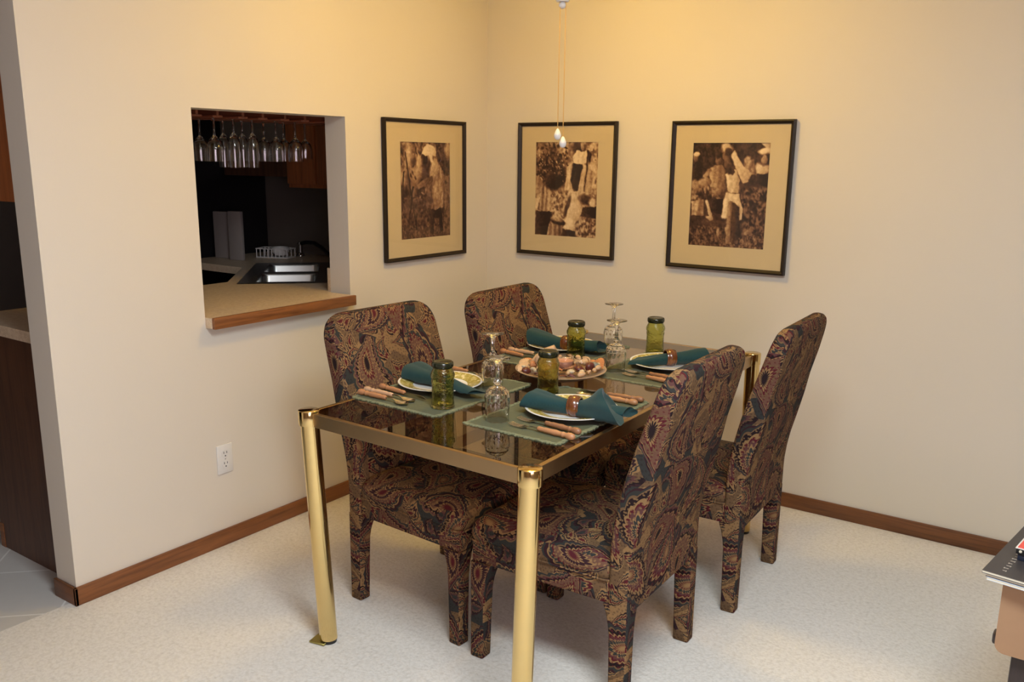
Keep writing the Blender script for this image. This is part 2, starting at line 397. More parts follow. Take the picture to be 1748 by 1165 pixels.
def poly(L,pts,v,tex=.12,seed=1,sh=.15,fold=0,soft=2):
    ins=np.zeros_like(XX,bool); n=len(pts)
    for i in range(n):
        x1,y1=pts[i]; x2,y2=pts[(i+1)%n]
        if y1==y2: continue
        ins^=((y1>WY)!=(y2>WY))&(WX<(x2-x1)*(WY-y1)/(y2-y1)+x1)
    xs=[p[0] for p in pts]; c0,c1=min(xs),max(xs); u=(XX-(c0+c1)/2)/max(.02,(c1-c0)/2)
    val=v+tex*(fbm(PH,PW,24,seed)-.5)*2-sh*u
    if fold: val=val+fold*np.sin((XX*38+3*fbm(PH,PW,5,seed+5))*2.2+YY*6)
    return blend(L,soften(ins.astype(float),soft),val)
def contrast(n,k=1.9): return np.clip((n-.5)*k+.5,0,1)
def speck(L,x0,x1,y0,y1,n,lo,hi,r,seed):
    rs=np.random.RandomState(seed)
    for _ in range(n):
        cx,cy=x0+rs.rand()*(x1-x0),y0+rs.rand()*(y1-y0); s=r*(.5+rs.rand()); v=lo if rs.rand()<.5 else hi
        i0,i1=max(0,int((cy-2*s)*PH)),min(PH,int((cy+2*s)*PH)+1); j0,j1=max(0,int((cx-2*s)*PW)),min(PW,int((cx+2*s)*PW)+1)
        if i1<=i0 or j1<=j0: continue
        a=rs.rand()*3.14; dx=XX[i0:i1,j0:j1]-cx; dy=YY[i0:i1,j0:j1]-cy
        u=(dx*cos(a)+dy*sin(a))/s; w_=(-dx*sin(a)+dy*cos(a))/(s*.55); m=np.clip(1.3-np.sqrt(u*u+w_*w_),0,1)*.8
        L[i0:i1,j0:j1]=L[i0:i1,j0:j1]*(1-m)+v*m
    return L
def art_one():
    L=.16+.40*contrast(fbm(PH,PW,8,3),2.4)
    L=ell(L,.16,.17,.07,.13,.74,8,.9); L=ell(L,.37,.20,.05,.11,.72,0,.9); L=ell(L,.30,.34,.10,.09,.62,0,.9); L=ell(L,.07,.38,.07,.07,.66,0,.9); L=ell(L,.90,.42,.12,.12,.5,0,.9)
    L=speck(L,0,1,0,.62,150,.10,.66,.026,2)
    L=np.where(YY>.58,.20+.26*contrast(fbm(PH,PW,14,5),1.6),L); L=speck(L,0,1,.58,1,260,.12,.46,.020,3)
    for x1,y1,x2,y2 in ((.10,.10,.22,.62),(.24,.45,.14,.88),(.22,.6,.30,.92),(.06,.3,.03,.7)): L=poly(L,[(x1,y1),(x1+.03,y1),(x2+.025,y2),(x2,y2)],.12,.06)
    L=ell(L,.86,.20,.15,.15,.22,0,.6,.25,4); L=speck(L,.74,1,.06,.34,60,.08,.36,.025,5); L=ell(L,.97,.08,.08,.09,.62,0,.8)
    L=poly(L,[(.52,.66),(.80,.66),(.83,.78),(.85,.94),(.79,.95),(.77,.80),(.68,.80),(.65,.97),(.57,.96),(.59,.80)],.10,.06,6)
    L=poly(L,[(.77,.30),(.86,.29),(.93,.50),(.985,.78),(.89,.72),(.84,.5)],.44,.12,7,.12,.06)
    L=poly(L,[(.54,.32),(.60,.22),(.72,.17),(.82,.28),(.85,.45),(.86,.69),(.70,.71),(.51,.67),(.52,.46)],.50,.14,8,-.14,.06)
    L=ell(L,.53,.30,.10,.09,.20,-25,.5,.1); L=ell(L,.67,.29,.08,.12,.68,28,.6,.1)
    L=poly(L,[(.32,.44),(.52,.36),(.64,.34),(.66,.40),(.54,.46),(.36,.48)],.40,.12,9); L=ell(L,.58,.55,.07,.10,.36,10,.8,.15); L=ell(L,.72,.55,.07,.1,.60,10,.9,.12)
    L=ell(L,.49,.165,.055,.075,.12,0,.4,.06); L=poly(L,[(.425,.125),(.47,.055),(.56,.025),(.66,.045),(.72,.10),(.71,.15),(.64,.135),(.66,.22),(.60,.20),(.575,.135),(.50,.14)],.90,.05,10,.10)
    return L
def art_two():
    L=.42+.44*contrast(fbm(PH,PW,13,11),2.0); L=speck(L,0,1,0,1,200,.22,.82,.02,21)
    L=ell(L,.20,.24,.26,.19,.18,20,.7,.3,9); L=ell(L,.34,.36,.15,.14,.13,0,.6,.2,10); L=ell(L,.07,.11,.12,.06,.60,0,.8)
    L=speck(L,0,.52,.02,.46,190,.09,.55,.022,22); L=speck(L,.05,.5,.08,.40,40,.78,.9,.013,23)
    L=poly(L,[(0,.36),(.08,.37),(.17,.48),(.06,.56),(0,.54)],.55,.15,12,.1,.06)
    L=poly(L,[(.12,.46),(.20,.44),(.29,.50),(.33,.70),(.20,.75),(.04,.72)],.60,.12,13,-.1,.12); L=ell(L,.28,.42,.12,.09,.10,0,.5)
    L=poly(L,[(.02,.73),(.30,.74),(.25,1),(0,1)],.08,.06,14)
    L=poly(L,[(.51,.26),(.60,.22),(.59,.44),(.57,.50),(.48,.51)],.80,.08,15,.1,.06); L=poly(L,[(.76,.24),(.86,.25),(.94,.32),(.90,.52),(.80,.57),(.69,.55)],.72,.12,16,.1,.07)
    L=ell(L,.68,.06,.10,.055,.20,0,.6,.2); L=ell(L,.745,.045,.032,.045,.60,0,.4)
    L=poly(L,[(.60,.15),(.66,.09),(.74,.10),(.81,.08),(.85,.20),(.75,.25),(.61,.22)],.90,.07,17,.1,.04)
    L=poly(L,[(.60,.22),(.75,.23),(.73,.38),(.70,.50),(.62,.51),(.575,.40)],.10,.05,18,.05,.03)
    L=poly(L,[(.825,.08),(.85,.08),(.805,.52),(.785,.52)],.16,.03); L=ell(L,.855,.15,.028,.055,.12,0,.5)
    L=ell(L,.45,.63,.17,.12,.58,10,.6,.25,12); L=ell(L,.42,.75,.14,.09,.66,0,.6,.2,13); L=speck(L,.28,.62,.52,.84,120,.30,.84,.024,24)
    L=ell(L,.62,.595,.085,.09,.84,20,.6,.1); L=ell(L,.70,.715,.095,.12,.78,-12,.6,.12); L=ell(L,.575,.77,.06,.13,.84,15,.6,.08); L=ell(L,.53,.66,.03,.12,.22,20,.7)
    L=ell(L,.84,.60,.13,.05,.22,10,.6); L=ell(L,.92,.62,.05,.05,.8,0,.6); L=poly(L,[(.78,.68),(1,.66),(1,.80),(.74,.78)],.10,.05,19)
    L=ell(L,.56,.875,.11,.065,.90,0,.6,.08); L=poly(L,[(.46,.925),(.66,.93),(.68,1),(.42,1)],.10,.04,20)
    L=poly(L,[(.24,.83),(.48,.87),(.42,1),(.20,1)],.50,.10,15,.15,.10); L=ell(L,.37,.835,.13,.045,.12,8,.3); L=ell(L,.36,.81,.10,.03,.7,8,.8)
    L=ell(L,.84,.90,.15,.11,.48,0,.6,.3,16); L=speck(L,.68,1,.80,1,80,.22,.80,.024,25)
    return L
def art_three():
    L=.09+.22*contrast(fbm(PH,PW,10,21),2.0); L=speck(L,0,1,0,.25,120,.06,.26,.028,31)
    L=np.where(YY>.80,.14+.32*contrast(fbm(PH,PW,22,22),1.7),L); L=speck(L,0,1,.80,1,240,.08,.50,.018,32)
    L=poly(L,[(.86,0),(1,0),(1,.12),(.95,.07)],.80,.05)
    L=speck(L,.55,1,.42,.80,230,.06,.52,.024,33); L=speck(L,0,.42,.36,.58,170,.14,.66,.026,34)
    L=ell(L,.06,.25,.08,.15,.13,0,.5); L=ell(L,.045,.135,.035,.045,.50,0,.4); L=ell(L,.055,.105,.045,.026,.88,0,.5,.06)
    L=ell(L,.16,.38,.06,.04,.62,0,.6); L=ell(L,.06,.42,.06,.06,.6,0,.7,.2); L=ell(L,.36,.45,.09,.06,.56,0,.8,.25,35)
    L=poly(L,[(.23,.25),(.30,.205),(.38,.205),(.445,.25),(.43,.42),(.25,.42)],.56,.10,24,.12,.04); L=ell(L,.34,.155,.042,.052,.42,0,.4); L=ell(L,.34,.115,.045,.03,.14,0,.5)
    L=poly(L,[(.22,.24),(.27,.25),(.20,.34),(.15,.33)],.60,.08); L=poly(L,[(.15,.31),(.20,.31),(.27,.38),(.24,.41)],.55,.08)
    L=ell(L,.91,.25,.10,.07,.80,0,.5,.1); L=ell(L,.92,.135,.075,.07,.17,0,.5); L=ell(L,.925,.155,.038,.048,.58,0,.4); L=ell(L,.92,.080,.07,.028,.88,0,.5,.05)
    L=poly(L,[(.84,.29),(.99,.29),(1,.40),(.83,.40)],.09,.03)
    L=ell(L,.72,.165,.045,.045,.66,0,.5); L=poly(L,[(.68,.2),(.80,.15),(.83,.30),(.72,.30)],.55,.2,36,.1,.08)
    L=poly(L,[(.29,.53),(.46,.54),(.44,.68),(.30,.67)],.06,.03)
    L=poly(L,[(.02,.56),(.18,.555),(.19,.70),(.03,.70)],.60,.15,29,.15,.10); L=poly(L,[(.20,.56),(.24,.56),(.33,.745),(.28,.745)],.76,.08); L=ell(L,.27,.72,.05,.02,.7,15,.6)
    L=poly(L,[(.47,.46),(.66,.47),(.70,.64),(.67,.73),(.70,.97),(.49,.97),(.48,.72),(.42,.72),(.44,.56)],.30,.12,31,.16,.07)
    L=poly(L,[(.47,.47),(.65,.48),(.70,.62),(.70,.72),(.655,.74),(.62,.58),(.52,.55),(.50,.72),(.43,.71),(.45,.56)],.82,.10,32,.08,.07)
    L=poly(L,[(.50,.56),(.555,.55),(.56,.97),(.49,.97)],.56,.08,33,.15,.03); L=poly(L,[(.57,.56),(.65,.60),(.71,.97),(.58,.97)],.16,.06,34)
    L=poly(L,[(.44,.30),(.49,.26),(.58,.25),(.64,.35),(.635,.47),(.49,.47)],.80,.10,35,.14,.06)
    L=poly(L,[(.385,.10),(.43,.09),(.50,.18),(.575,.27),(.54,.31),(.42,.22)],.36,.08,36); L=poly(L,[(.49,.10),(.55,.08),(.64,.18),(.765,.29),(.75,.37),(.68,.38),(.58,.25)],.80,.08,37,.12)
    L=ell(L,.49,.245,.042,.05,.22,0,.5); L=ell(L,.45,.058,.075,.052,.68,10,.5,.15,34); L=ell(L,.465,.088,.052,.036,.18,0,.5)
    L=ell(L,.39,.86,.022,.05,.62,0,.6); L=poly(L,[(.72,.86),(.84,.80),(.85,.83),(.76,.885)],.55,.1); L=speck(L,.55,.9,.90,1,40,.4,.62,.02,38)
    return L
def sepia(L):
    L=np.clip(L+.20*(fbm(PH,PW,44,77)-.5)+.10*(fbm(PH,PW,16,78)-.5),0,1); L=np.clip((L-.5)*1.16+.47,0,1)
    st=[(0,(40,24,21)),(.25,(88,58,46)),(.5,(146,108,80)),(.75,(205,172,132)),(1,(240,216,178))]
    xs=[q[0] for q in st]; out=np.ones(L.shape+(4,))
    for k in range(3): out[...,k]=np.interp(L,xs,[lin(*q[1])[k] for q in st])
    return out
def picture(name,label,art,W,H,iw,ih,ioff,loc,rz):
    """local: x along the wall, z up, -y is out of the wall; origin bottom centre on the wall"""
    t=thing(name,label,'picture',loc,rz)
    fw=.0165; d0,d1=-.006,-.026
    bm=BM()
    prof=[(0,0),(0,-.020),(.006,-.022),(.011,-.018),(.0165,-.014),(.0165,-.004),(.014,0)]
    loops=[]
    for sx,sz in ((-1,0),(1,0),(1,1),(-1,1)):
        loops.append([(sx*(W/2-p[0]),-.006+p[1],(sz*H)+(p[0] if sz==0 else -p[0])) for p in prof])
    rows=[[bm.verts.new(p) for p in L] for L in loops]
    for a,b in zip(rows,rows[1:]+rows[:1]):
        for i in range(len(prof)):
            j=(i+1)%len(prof); bm.faces.new((a[i],a[j],b[j],b[i]))
    obj('frame',bm,M['frame'],t,smooth=False)
    z0=ioff; z1=ioff+ih
    bm=BM(); a=W/2-.010
    # mat board with a window
    for x0,x1,q0,q1 in ((-a,-iw/2,.01,H-.01),(iw/2,a,.01,H-.01),(-iw/2,iw/2,.01,z0),(-iw/2,iw/2,z1,H-.01)):
        box(bm,x0,x1,-.014,-.011,q0,q1)
    obj('mat_board',bm,M['mat'],t,smooth=False)
    me=bpy.data.meshes.new('print'); xs=np.linspace(-iw/2-.002,iw/2+.002,PW); zs=np.linspace(z1+.002,z0-.002,PH)
    V=[(x,-.0095,z) for z in zs for x in xs]
    Fc=[(i*PW+j,(i+1)*PW+j,(i+1)*PW+j+1,i*PW+j+1) for i in range(PH-1) for j in range(PW-1)]
    me.from_pydata(V,[],Fc); at=me.color_attributes.new('print','FLOAT_COLOR','POINT')
    at.data.foreach_set('color',sepia(art()).astype(np.float32).ravel()); me.materials.append(M['print'])
    o=bpy.data.objects.new('print',me); COL.objects.link(o); o.parent=t
    bm=BM(); box(bm,-a,a,-.0165,-.0155,.012,H-.012); obj('glass_pane',bm,M['pane'],t,smooth=False)
    bm=BM(); box(bm,-a,a,-.0085,-.006,.01,H-.01); obj('backing_board',bm,M['paper'],t,smooth=False)
    return t
picture('framed_picture','dark framed sepia photograph of a bending woman in white headscarf, beside the wall opening',art_one,.562,.622,.345,.428,.0945,(0.0,-.4815,.999),R(90))
picture('framed_picture','dark framed sepia photograph of field workers with baskets, behind the hanging pull chains',art_two,.534,.622,.340,.436,.0955,(.4715,0,.9995),0)
picture('framed_picture','dark framed sepia photograph of a woman lifting a load overhead, farther from the room corner',art_three,.528,.622,.334,.431,.100,(1.2725,0,.9955),0)

# ------------------------------------------------------------------ outlet
t=thing('wall_outlet','white duplex electrical outlet low on the wall under the oak ledge','outlet',(0,-1.6475,.283),R(90))
bm=BM(); box(bm,-.0345,.0345,-.006,0,0,.113,.003); obj('cover_plate',bm,M['white'],t)
for z in (.036,.077):
    bm=BM(); lathe(bm,[(.0,-.0),(.0165,0),(.0165,.0015),(.0,.0015)],24,Matrix.Translation((0,-.006,z))@Matrix.Rotation(R(90),4,'X'))
    rc=obj('receptacle',bm,M['white'],t)
    bm=BM()
    for x in (-.0065,.0065): box(bm,x-.0011,x+.0011,-.0082,-.0074,z+.001,z+.009)
    lathe(bm,[(0,0),(.0026,0),(.0026,.0007),(0,.0007)],12,Matrix.Translation((0,-.0075,z-.008))@Matrix.Rotation(R(90),4,'X'))
    obj('slots',bm,M['black'],rc)
bm=BM(); lathe(bm,[(0,0),(.0032,0),(.002,.0012),(0,.0012)],12,Matrix.Translation((0,-.006,.0565))@Matrix.Rotation(R(90),4,'X')); obj('screw',bm,M['steel'],t)

# ------------------------------------------------------------------ pass-through ledge + kitchen
t=thing('ledge','tan laminate ledge with oak front edge in the wall opening','ledge',(0,0,0))
bm=BM(); box(bm,-TH,.036,OY1,-.984,.847,.885,.001)
obj('laminate_top',bm,M['lam'],t,smooth=False)
bm=BM(); box(bm,.036,.052,OY1+.001,-.983,.845,.887,.003); obj('edge_strip',bm,M['oak1'],t)
e1=Vector((.7071,.7071,0)); e2=Vector((-.7071,.7071,0)); P0=Vector((-.605,-1.083,0))
def sk(a,b,z=0): return P0+e1*a+e2*b+Vector((0,0,z))
# countertop
def polyprism(bm,outer,hole,z0,z1):
    for z in (z0,z1):
        es=[]
        for L in (outer,hole):
            if not L: continue
            vs=[bm.verts.new((x,y,z)) for x,y in L]; es+=[bm.edges.new((vs[i],vs[(i+1)%len(vs)])) for i in range(len(vs))]
        bmesh.ops.triangle_fill(bm,use_beauty=True,edges=es)
    for L in (outer,hole):
        if not L: continue
        for i in range(len(L)):
            a,b=L[i],L[(i+1)%len(L)]
            bm.faces.new([bm.verts.new(p) for p in ((a[0],a[1],z0),(b[0],b[1],z0),(b[0],b[1],z1),(a[0],a[1],z1))])
    bmesh.ops.remove_doubles(bm,verts=bm.verts,dist=1e-5)
hole=[sk(.012,.012),sk(.448,.012),sk(.448,.798),sk(.012,.798)]
bm=BM(); polyprism(bm,[(-TH,-2.205),(-.70,-2.205),(-.70,-1.06),(-1.085,-.675),(-1.62,-.675),(-1.62,0),(-TH,0)],[(p.x,p.y) for p in hole],.847,.885)
tag(obj('countertop',bm,M['lam'],smooth=False),'tan laminate kitchen countertop running from the doorway end to the corner sink','countertop')
# peninsula cabinet
t=thing('base_cabinet','dark brown wooden base cabinet under the counter end beside the tile floor','cabinet',(0,0,0))
bm=BM(); box(bm,-.637,-TH-.003,-2.175,-1.2,0,.847); box(bm,-.66,-.637,-2.175,-1.2,.095,.847); obj('body',bm,M['cab'],t,smooth=False)
for k in range(2):
    y0=-2.165+k*.48; bm=BM(); box(bm,-.679,-.66,y0,y0+.46,.11,.83,.004); d=obj('door',bm,M['cab'],t)
    bm=BM(); lathe(bm,[(0,0),(.006,0),(.006,.012),(.014,.018),(.012,.026),(0,.028)],14,Matrix.Translation((-.679,y0+(.42 if k==0 else .04),.70))@Matrix.Rotation(R(-90),4,'Y')); obj('knob',bm,M['brassb'],d)
bm=BM(); box(bm,-.665,-.637,-2.177,-2.168,0,.095); obj('toe_trim',bm,M['oak0'],t,smooth=False)
bm=BM(); polyprism(bm,[(-TH-.003,-1.19),(-.66,-1.19),(-.66,-1.03),(-1.07,-.63),(-1.60,-.63),(-1.60,-.002),(-1.25,-.002),(-1.25,-.45),(-.95,-.45),(-.2,-1.15),(-TH-.003,-1.15)],None,0,.69)
tag(obj('base_cabinet',bm,M['cab'],smooth=False),'dark corner base cabinet under the steel sink in the kitchen','cabinet')
bm=BM(); box(bm,-TH-.022,-TH,-.965,0,.885,.985,.002); struct('trim_1',bm,M['lam'])
# sink
t=thing('kitchen_sink','stainless steel double bowl sink set diagonally in the counter corner','sink',(0,0,0))
bm=BM()
zt=.8875
ov=[sk(0,0,zt),sk(.46,0,zt),sk(.46,.81,zt),sk(0,.81,zt)]
bowls=[[(.075,.05),(.345,.05),(.345,.345),(.075,.345)],[(.075,.42),(.345,.42),(.345,.742),(.075,.742)]]
es=[]
for L in [ov]+[[sk(a,b,zt) for a,b in q] for q in bowls]:
    vs=[bm.verts.new(p) for p in L]; es+=[bm.edges.new((vs[i],vs[(i+1)%4])) for i in range(4)]
bmesh.ops.triangle_fill(bm,use_beauty=True,edges=es)
obj('rim',bm,M['steel'],t,smooth=False)
for q in bowls:
    bm=BM(); rows=[]
    c=[sum(p[0] for p in q)/4,sum(p[1] for p in q)/4]; hx=(q[1][0]-q[0][0])/2; hy=(q[2][1]-q[1][1])/2
    for s,z in ((0,0),(-.004,-.01),(-.012,-.15),(-.035,-.172)):
        rows.append([sk(x,y,zt+z) for x,y in rrect(c[0],c[1],hx+s+.001,hy+s+.001,.012 if z==0 else .035,4)])
    loft(bm,rows,True,False); bm.faces.new([v for v in bm.verts][-20:]); obj('bowl',bm,M['steel'],t)
t=thing('faucet','chrome faucet with black arched hose behind the sink','faucet',(-1.285,-.10,.885))
bm=BM(); lathe(bm,[(0,0),(.024,0),(.022,.012),(.014,.02),(.013,.062),(.016,.07),(.012,.08),(0,.082)],18); obj('post',bm,M['chrome'],t)
bm=BM(); tube(bm,[(0.004,0,.072),(.05,.005,.082),(.12,.0,.082),(.19,-.01,.06),(.26,-.025,.03),(.31,-.035,.013)],.012,10); obj('hose',bm,M['black'],t)
t=thing('dish_rack','small white dish rack behind the sink on the kitchen counter','dish rack',(-1.33,-.245,.885),R(20))
bm=BM(); box(bm,-.10,.10,-.05,.05,0,.006,.002)
for k in range(9):
    x=-.096+k*.024
    for y in (-.047,.047): tube(bm,[(x,y,.004),(x,y,.052)],.0025,6)
for y in (-.047,.047): tube(bm,[(-.1,y,.052),(.1,y,.052)],.003,6)
for x in (-.1,.1): tube(bm,[(x,-.047,.052),(x,.047,.052)],.003,6)
obj('wire_basket',bm,M['white'],t)
bm=BM(); lathe(bm,[(0,.012),(.03,.014),(.048,.035),(.05,.058),(.046,.060),(.044,.04),(.026,.02),(0,.018)],24,T(.03,0,0)); obj('cup',bm,M['white'],t)
t=thing('white_board','wide white board of the pair leaning upright behind the corner counter','cutting board',(-1.49,-.445,.885),R(12))
bm=BM(); box(bm,-.095,.065,-.008,.008,0,.262,.004); obj('board',bm,M['greyboard'],t)
o=obj('white_board',box(BM(),-.045,.045,-.012,.012,0,.27,.004),M['greyboard']); o.location=(-1.385,-.470,.885); o.rotation_euler=(0,0,R(12)); tag(o,'narrow white board standing upright before the wider one behind the sink','cutting board')
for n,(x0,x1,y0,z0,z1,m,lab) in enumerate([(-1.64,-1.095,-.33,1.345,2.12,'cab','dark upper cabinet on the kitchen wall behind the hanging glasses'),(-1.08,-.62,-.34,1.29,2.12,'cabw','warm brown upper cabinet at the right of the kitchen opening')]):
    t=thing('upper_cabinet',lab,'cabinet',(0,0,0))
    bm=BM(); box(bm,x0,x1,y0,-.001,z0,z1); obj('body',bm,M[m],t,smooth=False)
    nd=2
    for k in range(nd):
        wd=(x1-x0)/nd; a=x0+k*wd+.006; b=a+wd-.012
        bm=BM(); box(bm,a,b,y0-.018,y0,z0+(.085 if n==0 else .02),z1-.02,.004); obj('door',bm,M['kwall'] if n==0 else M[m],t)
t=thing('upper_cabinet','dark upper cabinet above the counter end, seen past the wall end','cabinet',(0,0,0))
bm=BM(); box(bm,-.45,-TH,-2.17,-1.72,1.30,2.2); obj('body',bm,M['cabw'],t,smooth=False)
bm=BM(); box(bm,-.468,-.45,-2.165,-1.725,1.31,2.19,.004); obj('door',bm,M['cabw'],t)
t=thing('refrigerator','tall black refrigerator in the dark kitchen beyond the counter','refrigerator',(0,0,0))
bm=BM(); box(bm,-2.40,-1.66,-.70,-.02,0,1.75,.01); obj('body',bm,M['black'],t)
bm=BM(); box(bm,-2.39,-1.67,-.755,-.705,.55,1.74,.012); d=obj('door',bm,M['black'],t)
bm=BM(); tube(bm,[(-1.73,-.755,1.0),(-1.73,-.80,1.02),(-1.73,-.80,1.5),(-1.73,-.755,1.52)],.011,8); obj('handle',bm,M['black'],d)
bm=BM(); box(bm,-2.39,-1.67,-.755,-.705,.06,.54,.012); d=obj('drawer',bm,M['black'],t)
bm=BM(); tube(bm,[(-2.3,-.755,.47),(-2.3,-.80,.48),(-1.76,-.80,.48),(-1.76,-.755,.47)],.011,8); obj('handle',bm,M['black'],d)

# glass rack + stemware
front=[(-1.416,'w'),(-1.326,'f'),(-1.235,'f'),(-1.116,'w'),(-1.014,'w')]
back=[(-1.395,'w'),(-1.284,'f'),(-1.19,'f'),(-1.08,'w'),(-.973,'w'),(-.854,'s')]
t=thing('glass_rack','reddish wooden stemware rack mounted under the top of the wall opening','rack',(0,0,0))
bm=BM(); box(bm,-.46,-.14,-1.60,-.62,1.622,1.640); obj('back_board',bm,M['rackw'],t,smooth=False)
ys=[-1.56,-1.47,-1.355,-1.26,-1.15,-1.045,-.91,-.76]
for y in ys:
    bm=BM(); box(bm,-.45,-.15,y-.005,y+.005,1.600,1.622); box(bm,-.45,-.15,y-.022,y+.022,1.592,1.600,.002); obj('slat',bm,M['rackw'],t,smooth=False)
for y0 in (-1.60,-.635):
    bm=BM(); box(bm,-.46,-.14,y0,y0+.015,1.64,2.2); obj('side_panel',bm,M['rackw'],t,smooth=False)
def stemglass(kind):
    # local z=0 at the foot (top when hung), hangs down to -h; walls closed
    if kind=='f': h,rb,hb=.196,.0235,.130
    elif kind=='w': h,rb,hb=.172,.033,.094
    else: h,rb,hb=.160,.032,.080
    fr=.030
    pr=[(0,0),(fr,.0),(fr,-.0018),(.008,-.006),(.0040,-.014)]
    zb=-(h-hb)
    pr+=[(.0036,zb*.75),(.0050,zb+.004),(.012,zb-.004),(rb*.72,zb-.016),(rb*.97,zb-.036),(rb,zb-hb*.55),(rb*.93,-h)]
    pr+=[(rb*.93-.0011,-h),(rb-.0013,zb-hb*.55),(rb*.97-.0014,zb-.037),(rb*.70-.001,zb-.018),(.006,zb-.008),(0,zb-.007)]
    return pr
protos={}
def hang(y,kind,x,label):
    nm={'f':'flute_glass','w':'wine_glass','s':'wine_glass'}[kind]
    if kind not in protos:
        pr=stemglass(kind); o=thing(nm,label,'glass',(x,y,1.6035),0,'stemware hanging in the rack')
        k=12 if kind!='f' else 12
        bm=BM(); lathe(bm,pr[5:],24); obj('bowl',bm,M['thin'],o)
        bm=BM(); lathe(bm,pr[:6]+[(0,pr[5][1])],20); obj('stem',bm,M['thin'],o); protos[kind]=o
    else: o=dup(protos[kind],(x,y,1.6035),label=label)
ordn=['first','second','third','fourth','fifth','sixth']
for i,(y,k) in enumerate(front): hang(y,k,-.25,f'upside-down clear {"flute" if k=="f" else "wine glass"}, {ordn[i]} from the left in the near row of the rack')
for i,(y,k) in enumerate(back): hang(y,k,-.37,f'upside-down clear {"flute" if k=="f" else "wine glass"}, {ordn[i]} from the left in the far row of the rack')

# ------------------------------------------------------------------ dining table
TZ=.74
caps={'nl':(.824,-1.953),'nr':(1.603,-1.973),'fr':(1.571,-.419),'fl':(.824,-.431)}
foot={'nl':(.833,-1.919),'nr':(1.589,-1.980),'fr':(1.566,-.372),'fl':(.826,-.40)}
t=thing('dining_table','rectangular smoked glass dining table with four round polished brass legs','table',(1.2,-1.19,0))
O=Vector((1.2,-1.19,0))
def leg(k):
    c=Vector(caps[k]+(0,))-O; f=Vector(foot[k]+(0,))-O
    bm=BM()
    z0=.012; loops=[]
    for s in range(9):
        z=z0+(.706-z0)*s/8; p=f.lerp(c,z/.746); loops.append([(p.x+.0272*cos(2*PI*i/40),p.y+.0272*sin(2*PI*i/40),z) for i in range(40)])
    loft(bm,loops); lg=obj('leg',bm,M['brass'],t)
    bm=BM(); lathe(bm,[(0,.703),(.0300,.703),(.0305,.705),(.0305,.744),(.0296,.746),(.0288,.7465),(0,.7465)],40,T(c.x,c.y,0)); obj('leg_cap',bm,M['brass'],lg)
    bm=BM(); lathe(bm,[(0,0),(.024,0),(.024,.013),(0,.013)],24,T(f.x,f.y,0)); obj('foot_glide',bm,M['black'],lg)
    return lg,c,f
L={k:leg(k) for k in caps}
bm=BM(); box(bm,-.027,.027,-.027,.027,0.002,.008,.001,1,T(L['nl'][2].x-.019,L['nl'][2].y-.012,0,R(12))); obj('foot_plate',bm,M['brassg'],L['nl'][0])
for a,b in (('nl','nr'),('nr','fr'),('fr','fl'),('fl','nl')):
    p=L[a][1]; q=L[b][1]; d=(q-p); ln=d.length; an=math.atan2(d.y,d.x)
    bm=BM(); box(bm,.028,ln-.028,-.007,.007,.700,.7400,.0012,1,T(p.x,p.y,0,an)); obj('frame_rail',bm,M['brassb'],t,smooth=False)
# glass
def inner(k,d=.0075):
    c=L[k][1]; ctr=Vector((0,0,0)); return c
pts=[L[k][1] for k in ('nl','nr','fr','fl')]
bm=BM(); inset=[]
for i,p in enumerate(pts):
    a=(pts[i-1]-p).normalized(); b=(pts[(i+1)%4]-p).normalized()
    # cut corner around the post
    inset.append(p+a*.036+b*.0075); inset.append(p+a*.0075+b*.036)
vsb=[bm.verts.new((p.x,p.y,.729)) for p in inset]; vst=[bm.verts.new((p.x,p.y,TZ)) for p in inset]
bm.faces.new(vst); bm.faces.new(vsb[::-1])
for i in range(8): bm.faces.new((vsb[i],vsb[(i+1)%8],vst[(i+1)%8],vst[i]))
obj('glass_top',bm,M['smoke'],t,smooth=False)

